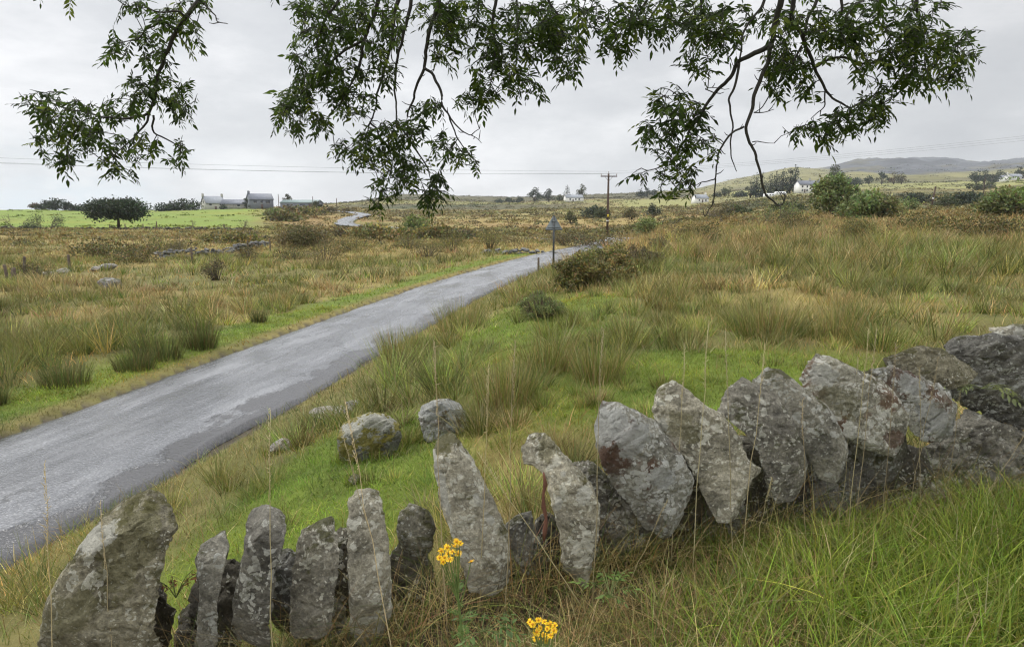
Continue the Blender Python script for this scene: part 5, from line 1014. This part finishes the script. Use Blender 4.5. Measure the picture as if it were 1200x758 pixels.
# clumps of dark rushes standing out along the far verge
def rush_clump(label, px, py, w, h, n, seed, pal, ws, lo=4):
    d = gd(px, py, lo); loc = place(px, d); W_ = w*d/F; H_ = h*d/F; r = np.random.default_rng(seed)
    a = r.uniform(0, 2*PI, n); q = np.sqrt(r.random(n))*.42*W_; P = np.stack([np.cos(a)*q, np.sin(a)*q*.8, np.full(n, -.04)], 1)
    V, qd, c = blades(P, H_*r.uniform(.55, 1.1, n), np.full(n, .0022+d*.00045)*r.uniform(.7, 1.3, n), a+r.normal(0, .5, n), .32*(q/(.42*W_))*r.uniform(.3, 1.3, n)+.05, .35*r.random(n)**2, jit(pick(pal, ws, n), n), 4)
    o = npmesh('rush_clump', V, qd, None, c, M['grass']); o.location = loc; tag(o, label, 'rush clump', 'rush clumps beside the lane')
DR = [(.065, .085, .024), (.09, .11, .03), (.125, .095, .038), (.17, .155, .055)]
for i, (px, py, w, h, lb) in enumerate([(186, 422, 62, 46, 'tall dark rush clump with brown heads beyond the left verge'), (158, 434, 50, 32, 'grey-green rush clump left under the tall dark one'), (234, 408, 44, 42, 'green rush clump right of the tall dark one'), (76, 452, 66, 40, 'wide rush clump in the left verge'), (303, 378, 20, 24, 'narrow dark tuft of rushes nearest the far tarmac edge'), (-2, 476, 18, 40, 'dark rush tuft cut by the left frame edge'), (128, 396, 22, 34, 'small brown-headed rush tuft behind the tall dark clump')]):
    rush_clump(lb, px, py, w, h, 500 if w > 40 else 220, 400+i, DR, (3, 3, 1.5, 1.5), 5)
for i, (px, py, w, h, lb) in enumerate([(804, 407, 38, 34, 'round grey-brown rush tuft on the turf behind the hooked slab'), (592, 478, 76, 84, 'largest straw-and-green rush tuft behind the tall rounded slab'), (640, 438, 60, 60, 'olive rush tuft right of the largest straw-and-green one'), (700, 450, 62, 66, 'pale straw tuft behind the lichen and rust-red slab'), (900, 395, 70, 60, 'olive tuft behind the dark wavy-edged slab'), (980, 400, 70, 64, 'brown-green tuft behind the big triangular stone'), (470, 420, 60, 44, 'green tuft on the right verge below the gorse'), (540, 388, 60, 44, 'brown-tipped tuft on the right verge left of the small gorse')]):
    rush_clump(lb, px, py, w, h, 420, 420+i, RUSH+DRY, (2, 3, 3, 2, 1, 1.5, 1, .7, .5), 4)
# ------------------------------------------------------------------ ash tree: trunk behind the camera, boughs hanging into the view
ash = empty('ash_tree', (3.4, -2.6, float(gz([3.4], [-2.6])[0])), 'ash tree whose leafy dark boughs hang down into the top of the view', 'tree')
AO = np.array(ash.location)
BK = (.045, .042, .036)
tk = MB(); tk.tube(np.array([(0, 0, -.3), (.05, .02, 1), (0, .1, 2.4), (-.15, .35, 3.6), (-.4, .8, 4.7)]), [.34, .27, .24, .22, .17], 14, BK); tk.build('trunk', M['bark'], ash, True)
JN = AO+np.array((-.4, .8, 4.7))
c1 = lambda pts: off(pts, 2.915, 0, 0)
c2 = lambda pts: off(pts, 2.915, 300, 0)
c3 = lambda pts: off(pts, 2.4, 700, 0)
def trace(pts, d0, d1): 
    n = len(pts); return np.array([at(*p, d0+(d1-d0)*i/max(1, n-1)) for i, p in enumerate(pts)])
LEFT = [(c1([(700, -160), (690, -40), (680, 0), (640, 60), (605, 110), (575, 170), (555, 230), (540, 270), (525, 330), (505, 385), (450, 403), (390, 405), (330, 395), (230, 370), (150, 345), (90, 340)]), 4.2, 4.5, .014, .003),
 (c1([(505, 385), (500, 420), (470, 455), (430, 490), (380, 540)]), 4.45, 4.3, .007, .002), (c1([(520, 395), (525, 450), (600, 490), (640, 510)]), 4.4, 4.5, .006, .002), (c1([(605, 110), (560, 80), (520, 90), (470, 130), (400, 150)]), 4.25, 4.4, .008, .002), (c1([(640, 60), (600, 40), (540, 40), (470, 20)]), 4.2, 4.0, .007, .002),
 (c1([(690, 5), (730, 50), (745, 72), (775, 78)]), 4.2, 4.1, .004, .002), (c1([(560, 200), (575, 230), (585, 262)]), 4.3, 4.3, .004, .002), (c1([(330, 395), (270, 430), (230, 500), (220, 560)]), 4.5, 4.4, .004, .002)]
LE = [(400, 160, 45, 50), (520, 140, 60, 55), (450, 25, 55, 30), (600, 60, 80, 55), (655, 140, 30, 30), (560, 310, 90, 55), (475, 315, 55, 60), (620, 360, 45, 55), (150, 350, 55, 50), (225, 400, 85, 60), (150, 450, 55, 80), (250, 480, 75, 65), (220, 555, 40, 40), (330, 400, 55, 55), (400, 365, 60, 45), (450, 500, 100, 50), (385, 560, 50, 35), (595, 520, 60, 35), (425, 585, 45, 20), (230, 2, 22, 12), (530, 200, 45, 40), (65, 345, 28, 10), (110, 310, 14, 22), (690, 10, 50, 20)]
CEN = [(c2([(430, -160), (420, 0), (400, 60), (370, 140), (355, 220), (320, 300), (290, 350), (250, 400)]), 4.3, 4.6, .013, .003), (c2([(510, -160), (490, 0), (470, 60), (465, 150), (440, 240), (415, 320), (400, 400), (370, 470)]), 4.6, 4.8, .014, .003), (c2([(540, -100), (530, 20), (500, 130), (480, 220), (475, 330), (480, 420)]), 4.5, 4.6, .012, .004),
 (c2([(650, -160), (625, 0), (600, 80), (585, 150), (575, 220), (550, 290), (530, 350), (520, 400)]), 4.4, 4.6, .015, .005), (c2([(575, 230), (605, 260), (630, 310), (635, 360), (660, 400), (690, 440), (730, 462), (765, 440)]), 4.5, 4.4, .009, .002), (c2([(660, 400), (680, 460), (720, 520), (760, 560)]), 4.45, 4.5, .005, .002), (c2([(840, -160), (820, 0), (805, 80), (815, 150), (810, 220), (800, 300)]), 4.5, 4.6, .012, .003), (c2([(890, -120), (890, 0), (895, 90), (893, 170)]), 4.4, 4.4, .009, .002), (c2([(980, -120), (1000, 0), (1030, 60), (1060, 140), (1075, 210)]), 4.5, 4.5, .010, .002),
 (c2([(390, 420), (420, 460), (430, 540), (440, 620), (420, 690)]), 4.75, 4.6, .006, .002), (c2([(480, 420), (540, 500), (590, 590), (610, 670)]), 4.6, 4.5, .006, .002), (c2([(370, 140), (300, 180), (220, 250), (150, 330), (100, 390)]), 4.45, 4.6, .008, .002), (c2([(400, 405), (372, 450), (384, 482)]), 4.7, 4.7, .004, .002), (c2([(300, -120), (280, 0), (230, 80), (200, 180)]), 4.3, 4.5, .010, .003), (c2([(430, 240), (400, 232), (365, 240)]), 4.7, 4.7, .004, .002), (c2([(735, 462), (755, 470), (768, 490)]), 4.4, 4.4, .003, .0015)]
CE = [(250, 60, 120, 75), (200, 180, 80, 95), (170, 300, 60, 55), (105, 390, 55, 45), (180, 420, 75, 35), (280, 250, 80, 85), (330, 340, 75, 55), (400, 80, 115, 95), (430, 220, 50, 75), (340, 510, 80, 42), (420, 470, 75, 55), (480, 460, 60, 55), (470, 560, 85, 55), (440, 640, 55, 45), (415, 695, 35, 22), (560, 600, 75, 55), (600, 680, 55, 30), (625, 640, 35, 35), (640, 485, 38, 36), (700, 530, 50, 36), (752, 565, 26, 20), (530, 440, 45, 45), (580, 360, 55, 36), (640, 130, 45, 85), (620, 40, 80, 45), (720, 60, 115, 65), (780, 170, 55, 65), (850, 130, 75, 55), (880, 210, 75, 55), (800, 290, 65, 45), (740, 340, 65, 36), (900, 280, 55, 45), (960, 100, 85, 85), (958, 310, 22, 18), (1010, 50, 60, 55), (1050, 180, 65, 60), (1080, 240, 34, 26), (1040, 100, 45, 55), (930, 30, 95, 36), (130, 340, 50, 60), (150, 20, 30, 30)]
RIG = [(c3([(530, -150), (515, 0), (500, 60), (485, 120), (430, 155), (400, 175), (370, 220), (330, 260), (300, 310), (270, 350), (240, 400), (225, 440)]), 3.9, 4.3, .016, .004), (c3([(485, 120), (480, 170), (460, 220), (440, 270), (430, 320), (415, 355), (430, 400), (450, 450), (465, 520), (480, 560), (505, 575), (522, 570), (532, 545)]), 3.95, 4.1, .011, .003), (c3([(490, -120), (470, 0), (430, 60), (405, 100), (400, 170)]), 4.1, 4.05, .008, .004), (c3([(398, 180), (385, 240), (370, 280), (380, 330), (375, 400), (380, 450), (392, 482)]), 4.05, 4.1, .007, .002), (c3([(415, 355), (380, 370), (350, 410), (340, 450), (335, 500), (320, 508), (300, 510), (278, 522)]), 4.05, 4.1, .006, .002), (c3([(332, 503), (328, 560), (312, 588), (300, 606)]), 4.1, 4.1, .004, .0018),
 (c3([(560, -150), (550, 0), (548, 60), (580, 110), (600, 170), (620, 210), (640, 250), (680, 290), (720, 300), (760, 280)]), 4.0, 4.2, .013, .003), (c3([(630, -120), (615, 0), (590, 60), (583, 110)]), 4.1, 4.05, .010, .006), (c3([(640, 255), (640, 300), (600, 332)]), 4.1, 4.1, .004, .002), (c3([(578, 130), (560, 160), (520, 210), (490, 260), (470, 300), (440, 320)]), 4.05, 4.1, .006, .002), (c3([(890, -130), (900, 0), (910, 60), (915, 100)]), 4.2, 4.2, .010, .003), (c3([(610, 190), (640, 170), (690, 160), (760, 180), (830, 150), (900, 130), (980, 140), (1020, 120)]), 4.1, 4.3, .007, .002), (c3([(720, 300), (790, 290), (850, 262)]), 4.2, 4.2, .003, .002), (c3([(440, 318), (470, 318), (498, 308)]), 4.1, 4.1, .0035, .0015), (c3([(437, 402), (468, 400), (498, 405)]), 4.1, 4.1, .003, .0015), (c3([(330, 262), (300, 248), (370, 250)]), 4.1, 4.1, .003, .0015), (c3([(525, 565), (515, 545), (500, 530)]), 4.1, 4.1, .0025, .0015), (c3([(240, 400), (200, 450), (180, 530)]), 4.3, 4.3, .004, .002), (c3([(225, 440), (180, 470), (140, 478), (125, 470)]), 4.3, 4.2, .004, .002),
 (c3([(150, -120), (140, 0), (90, 60), (40, 130)]), 4.3, 4.4, .009, .002), (c3([(300, -120), (290, 0), (300, 80), (310, 160)]), 4.2, 4.3, .009, .002), (c3([(700, -120), (690, 0), (680, 60), (720, 110), (760, 160)]), 4.1, 4.2, .009, .002), (c3([(640, 340), (700, 360), (780, 330)]), 4.15, 4.2, .003, .0015)]
RE = [(-20, 15, 60, 30), (-40, 60, 40, 40), (60, 60, 70, 55), (150, 50, 75, 55), (50, 130, 38, 42), (240, 30, 85, 45), (310, 60, 75, 65), (300, 140, 55, 65), (365, 100, 45, 45), (440, 35, 45, 28), (215, 270, 52, 42), (180, 330, 65, 50), (160, 390, 45, 35), (255, 330, 50, 50), (250, 400, 55, 36), (310, 405, 35, 32), (220, 470, 60, 36), (235, 520, 42, 34), (120, 490, 26, 16), (178, 535, 14, 16), (520, 60, 50, 55), (520, 150, 55, 55), (500, 220, 36, 45), (600, 80, 55, 55), (570, 210, 42, 45), (600, 255, 24, 18), (660, 60, 65, 55), (660, 140, 34, 45), (740, 60, 75, 55), (700, 100, 45, 55), (760, 170, 55, 45), (840, 110, 75, 55), (900, 60, 55, 55), (920, 130, 85, 55), (1000, 140, 65, 50), (1040, 88, 26, 18), (980, 210, 60, 34), (900, 210, 52, 34), (800, 270, 55, 45), (740, 312, 55, 34), (680, 340, 55, 32), (600, 360, 52, 24), (540, 380, 18, 10), (640, 390, 34, 14), (700, 372, 60, 20), (785, 322, 34, 34), (850, 210, 34, 34), (930, 10, 40, 20), (800, 20, 60, 25)]
LPAL = [(.042, .070, .011), (.032, .054, .010), (.062, .095, .015), (.11, .14, .022), (.026, .040, .012)]
def leaflets(C0, D, n, L, r, col):
    """pinnate ash leaf: a drooping stalk with paired pointed leaflets; returns verts, quads, colours"""
    V = []; cc = []; up = np.array((0, 0, 1.)); st = []
    side = np.cross(D, up); side /= np.linalg.norm(side)+1e-6; nrm = np.cross(side, D)
    for k in range(n):
        j = k//2; f = (j+.9)/((n+1)/2); s_ = (-1 if k % 2 else 1)
        p = C0+D*L*f-up*L*.22*f*f
        if k == n-1: d = D*.9-up*.35
        else: d = side*s_*.8+D*.55-up*r.uniform(.15, .75)
        d = d+r.normal(0, .18, 3); d /= np.linalg.norm(d)
        l = L*.40*r.uniform(.65, 1.3); w = l*.34*r.uniform(.85, 1.15); nn = nrm+r.normal(0, .45, 3); e = np.cross(d, nn); e /= np.linalg.norm(e)+1e-6; g = np.cross(e, d)
        a = p+d*l*.06
        V += [a, a+d*l*.33+e*w*.46+g*l*.03, a+d*l*.68+e*w*.34+g*l*.01, a+d*l-g*l*.10, a+d*l*.68-e*w*.34+g*l*.01, a+d*l*.33-e*w*.46+g*l*.03, a+d*l*.34-g*l*.025, a+d*l*.68-g*l*.05]
        q0 = col*np.exp(r.normal(0, .2)); cc += [q0]*8
    return V, cc
LQ = np.array([(0, 1, 6, 5), (1, 2, 7, 6), (2, 3, 4, 7), (5, 6, 7, 4)])
M['ashleaf'] = leafy('ash_leaf', .5, .5, .12)
def bough(traces, ell, cf, dep, dens, seed, extra, up_join):
    r = np.random.default_rng(seed); ms = MB(); nodes = []; 
    for pts, d0, d1, r0, r1 in traces:
        T = trace(pts, d0, d1); n = len(T); Q = catmull(T, 5); Q = Q+np.stack([fbm(Q*14+seed, 2, seed)-.5, fbm(Q*14+5, 2, seed)-.5, fbm(Q*14+9, 2, seed)-.5], 1)*.03
        ms.tube(Q-AO, np.linspace(r0, r1, len(Q))*1.15, 6, BK); nodes += [q for q in Q[len(Q)//8:]]
        # short bare spurs along the twigs
        for q in Q[3::4]:
            if r.random() < .55: dv = r.normal(0, 1, 3); dv /= np.linalg.norm(dv); l = r.uniform(.02, .06); ms.tube([q-AO, q-AO+dv*l*.6, q-AO+dv*l+np.array((0, 0, .01))], [.003, .0025, .0015], 4, BK, False)
        if pts[0][1] < -20:                                    # join the bough to the tree overhead
            S = T[0]; mid = (S*.45+JN*.55)+np.array((0, 0, .55)); ms.tube(catmull(np.array([JN, mid, S]), 8)-AO, np.linspace(max(.05, r0*3), r0*1.15, 17), 8, BK, False)
    nodes = np.array(nodes)
    at_ = []
    for (cx, cy, rx, ry) in ell:
        (px, py), = cf([(cx, cy)]); (qx, qy), = cf([(cx+rx, cy+ry)]); ax, ay = qx-px, qy-py
        m = max(1, int(ax*ay*PI*dens*r.uniform(.85, 1.15)))
        for _ in range(m):
            a = r.uniform(0, 2*PI); q = math.sqrt(r.random()); pt = np.array(at(px+math.cos(a)*q*ax, py+math.sin(a)*q*ay, r.uniform(*dep))); at_.append(pt)
    for (x0, x1, n) in extra:
        for _ in range(n): at_.append(np.array(at(r.uniform(x0, x1), r.uniform(-150, -4), r.uniform(*dep))))
    at_ = np.array(at_); N = nodes.copy()
    dist = np.min(np.linalg.norm(at_[:, None]-N[None], axis=2), axis=1); order = np.argsort(dist); V = []; Cc = []
    for k in order:
        p = at_[k]; dd = np.linalg.norm(N-p, axis=1); j = int(np.argmin(dd)); b = N[j]; L = dd[j]
        if L > .02:
            md = (b+p)/2+np.array((0, 0, .12*L))+r.normal(0, .05, 3)*L; ms.tube(np.array([b, md, p])-AO, [.0026+.004*min(L, .4), .0024, .0014], 4, BK, False); N = np.vstack([N, md, p])
        D = (p-b)/(L+1e-6)*.6+np.array((0, 0, -.25))+r.normal(0, .6, 3); D /= np.linalg.norm(D)
        LL = r.uniform(.085, .14); p0 = p-D*LL*.5; ms.tube(np.array([p, p0])-AO, .0012, 3, BK, False); v, c = leaflets(p0-AO, D, int(r.choice([7, 9, 9, 11])), LL, r, np.array(LPAL[r.choice(5, p=[.32, .26, .2, .1, .12])])); V += v; Cc += c
        ms.tube(np.array([p0, p0+D*LL*.5-np.array((0, 0, LL*.05)), p0+D*LL-np.array((0, 0, LL*.2))])-AO, [.0012, .001, .0007], 3, (.06, .08, .03), False)
    br = ms.build('bough', M['bark'], ash, True)
    V = np.array(V); n = len(V)//8; q = (np.arange(n)[:, None, None]*8+LQ[None]).reshape(-1, 4)
    npmesh('leaves', V, q, None, np.array(Cc), M['ashleaf'], br, False)
bough(LEFT, LE, c1, (4.15, 4.6), .0160, 1, [(40, 260, 26)], 0)
bough(CEN, CE, c2, (4.2, 4.9), .0215, 2, [(320, 690, 110)], 0)
bough(RIG, RE, c3, (3.85, 4.4), .0165, 3, [(700, 1120, 90)], 0)
# ------------------------------------------------------------------ ragwort
M['petal'] = attrmat('ragwort_petal', .6, None, 0, .1, 30)
def ragwort(label, stem_px, heads, depth, seed, leafy_n=14, side=()):
    r = np.random.default_rng(seed); T = trace(stem_px, depth-.02, depth); base = T[0]; base = np.array((base[0], base[1], min(base[2], float(gz([base[0]], [base[1]])[0])-.01)))
    e = empty('ragwort_plant', tuple(base), label, 'flower', 'yellow ragwort flowers'); Q = catmull(np.vstack([base[None], T]), 6)-base
    ms = MB(); ms.tube(Q, np.linspace(.0055, .0032, len(Q)), 7, (.12, .17, .05)); top = Q[-1]
    fl = []
    for (px, py) in heads:
        h = np.array(at(px, py, depth+r.uniform(-.03, .03)))-base; fl.append(h); st_ = Q[-1-int(r.integers(2, 9))]; ms.tube(np.array([st_, (st_+h)/2+np.array((0, 0, -.012)), h]), [.0022, .0018, .0014], 5, (.13, .18, .05), False)
    ms.build('stem', M['bark'], e, True)
    V = []; Q4 = []; cc = []
    def lobed(p, d, L):
        side_ = np.cross(d, (0, 0, 1.)); side_ /= np.linalg.norm(side_)+1e-6
        for k in range(9):
            f = (k+1)/9; q = p+d*L*f-np.array((0, 0, .25*L*f*f)); w = L*.30*math.sin(PI*min(1, f*.8+.18))
            for s_ in (-1, 1):
                dd = side_*s_+d*.55+r.normal(0, .15, 3); nvec = np.cross(dd, d); nvec /= np.linalg.norm(nvec)+1e-6; tpt = q+dd*w; wd = d*L*.05; n0 = len(V)
                m_ = q+dd*w*.6+nvec*.003*r.normal(); V.extend([q-wd*.6, m_-wd, tpt, m_+wd]); Q4.append((n0, n0+1, n0+2, n0+3)); cc.extend([np.array((.10, .165, .035))*np.exp(r.normal(0, .2))]*4)
                V.extend([m_, m_+dd*w*.1+d*w*.3, m_+d*w*.55+dd*w*.2, m_+d*w*.3-dd*w*.1]); n0 += 4; Q4.append((n0, n0+1, n0+2, n0+3)); cc.extend([np.array((.11, .175, .04))*np.exp(r.normal(0, .2))]*4)
            n0 = len(V); q2 = p+d*L*(f-1/9)-np.array((0, 0, .25*L*(f-1/9)**2)); V.extend([q2-side_*.0022, q2+side_*.0022, q+side_*.0018, q-side_*.0018]); Q4.append((n0, n0+1, n0+2, n0+3)); cc.extend([np.array((.12, .18, .05))]*4)
    for k in range(leafy_n):
        f = (k+.3)/leafy_n; p = Q[int(f*(len(Q)-1))]; a = k*2.4+r.uniform(-.4, .4); d = np.array((math.cos(a), math.sin(a), .55)); d /= np.linalg.norm(d); lobed(p, d, (.105-.075*f)*r.uniform(.8, 1.2))
    npmesh('leaves', np.array(V), np.array(Q4), None, np.array(cc), M['leaf'], e)
    for h in fl:
        fb = MB(); nrm = np.array((r.normal(0, .35), -.55+r.normal(0, .3), .8)); nrm /= np.linalg.norm(nrm); a = np.cross(nrm, (1, 0, 0)); a /= np.linalg.norm(a); b = np.cross(nrm, a)
        R = .0125*r.uniform(.85, 1.15); P8 = []
        for k in range(13):
            t = 2*PI*k/13+r.normal(0, .08); d = a*math.cos(t)+b*math.sin(t); s_ = np.cross(nrm, d); rr = R*r.uniform(.85, 1.1); dr = nrm*rr*r.uniform(-.25, .15)
            fb.add([h+d*R*.32-s_*.0011, h+d*R*.32+s_*.0011, h+d*rr*.85+s_*.0017+dr, h+d*rr*1.08+dr*1.1, h+d*rr*.85-s_*.0017+dr], [(0, 1, 2, 4)], [(2, 3, 4)], np.array((.70, .43, .012))*r.uniform(.85, 1.1))
        pt = fb.build('petals', M['petal'], e)
        dm = MB(); dm.tube(np.array([h-nrm*.005, h-nrm*.001, h+nrm*.0022, h+nrm*.0034]), [.0028, R*.36, R*.33, R*.12], 9, (.45, .2, .01)); dm.build('flower_disc', M['petal'], pt, True)
ragwort('taller ragwort with two yellow flower clusters in front of the angular slab', [(545, 775), (541, 740), (537, 700), (533, 672)], [(517, 645), (524, 641), (530, 646), (521, 653), (533, 639), (537, 648), (527, 655), (515, 653), (539, 636), (535, 634), (552, 657), (525, 648), (519, 658)], 2.1, 1)
ragwort('shorter ragwort with one dense yellow flower head at the bottom edge', [(640, 800), (638, 775), (636, 760)], [(624, 731), (631, 726), (638, 728), (645, 731), (649, 738), (629, 740), (637, 743), (645, 744), (633, 735), (641, 736), (628, 747), (640, 750), (621, 728), (650, 732)], 2.05, 2, 9)
# ferny and leafy low plants by the wall
def leafy_plant(name, label, px, py, depth, n, L, seed, cat='plant', pal=((.09, .15, .03), (.12, .18, .04)), up=.5):
    r = np.random.default_rng(seed); b = np.array(at(px, py, depth)); e = empty(name, tuple(b), label, cat); ms = MB(); V = []; Cc = []
    for k in range(n):
        a = r.uniform(0, 2*PI); d = np.array((math.cos(a), math.sin(a)*.7, up+r.normal(0, .15))); d /= np.linalg.norm(d); l = L*r.uniform(.6, 1.2); q = catmull(np.array([(0, 0, 0), d*l*.5+np.array((0, 0, .05*l)), d*l-np.array((0, 0, .15*l))]), 4); ms.tube(q, np.linspace(.002, .001, len(q)), 4, (.11, .13, .045), False)
        v, c = leaflets(q[3], (q[-1]-q[3])/np.linalg.norm(q[-1]-q[3]), 9, np.linalg.norm(q[-1]-q[3]), r, np.array(pal[k % len(pal)])); V += v; Cc += c
    s_ = ms.build('stems', M['bark'], e); V = np.array(V); m_ = len(V)//8; npmesh('leaves', V, (np.arange(m_)[:, None, None]*8+LQ[None]).reshape(-1, 4), None, np.array(Cc), M['leaf'], e)
leafy_plant('bramble_sprig', 'pale green leafy sprig lying on top of the dark end boulder', 1150, 455, 3.42, 6, .17, 1, 'plant', ((.16, .19, .07), (.20, .22, .09)), .15)
leafy_plant('nettle_plant', 'green leafy plant under the lichen and rust-red slab', 715, 700, 2.3, 9, .13, 2)
leafy_plant('fern_plant', 'rusty dead fern beside the broad olive-grey boulder', 206, 700, 2.22, 8, .12, 3, 'fern', ((.22, .10, .04), (.17, .08, .035)), 1.6)
leafy_plant('thistle_plant', 'green leafy rosette at the foot of the taller ragwort', 565, 740, 2.08, 8, .12, 4, 'plant', ((.09, .15, .04), (.11, .17, .05)), .4)
def near_twig():
    e = empty('hedge_shrub', place(1290, 6.0), 'bright leafy twig reaching in at the right frame edge', 'shrub'); b = np.array(e.location); r = np.random.default_rng(5); ms = MB(); V = []; Cc = []
    T = np.array([(0, 0, -.1), tuple(np.array(at(1262, 300, 6))-b), tuple(np.array(at(1225, 235, 6))-b), tuple(np.array(at(1198, 205, 6))-b)])
    ms.tube(catmull(T, 6), np.linspace(.02, .003, 19), 6, BK)
    for (px, py) in [(1198, 208), (1194, 222), (1200, 232), (1210, 215), (1206, 240), (1220, 228), (1225, 250), (1190, 214), (1215, 200), (1235, 262), (1240, 235), (1250, 290), (1262, 270), (1245, 310), (1270, 320), (1258, 340), (1280, 300), (1275, 345), (1250, 360), (1290, 330), (1230, 280), (1266, 375), (1285, 370), (1300, 350), (1296, 300)]:
        p = np.array(at(px, py, 6+r.uniform(-.1, .1)))-b; q = T[2]*.5+T[3]*.5 if py < 236 else (T[1]*.4+T[2]*.6 if py < 285 else T[1]*.7+T[0]*.3); ms.tube(np.array([q, (p+q)/2+np.array((0, 0, .02)), p]), [.004, .003, .002], 4, BK, False); D = r.normal(0, .7, 3)+np.array((0, 0, -.1)); D /= np.linalg.norm(D); v, c = leaflets(p, D, 7, .17, r, np.array((.10, .15, .03))); V += v; Cc += c
    ms.build('branches', M['bark'], e, True); V = np.array(V); m_ = len(V)//8; npmesh('leaves', V, (np.arange(m_)[:, None, None]*8+LQ[None]).reshape(-1, 4), None, np.array(Cc), M['leaf'], e)
near_twig()
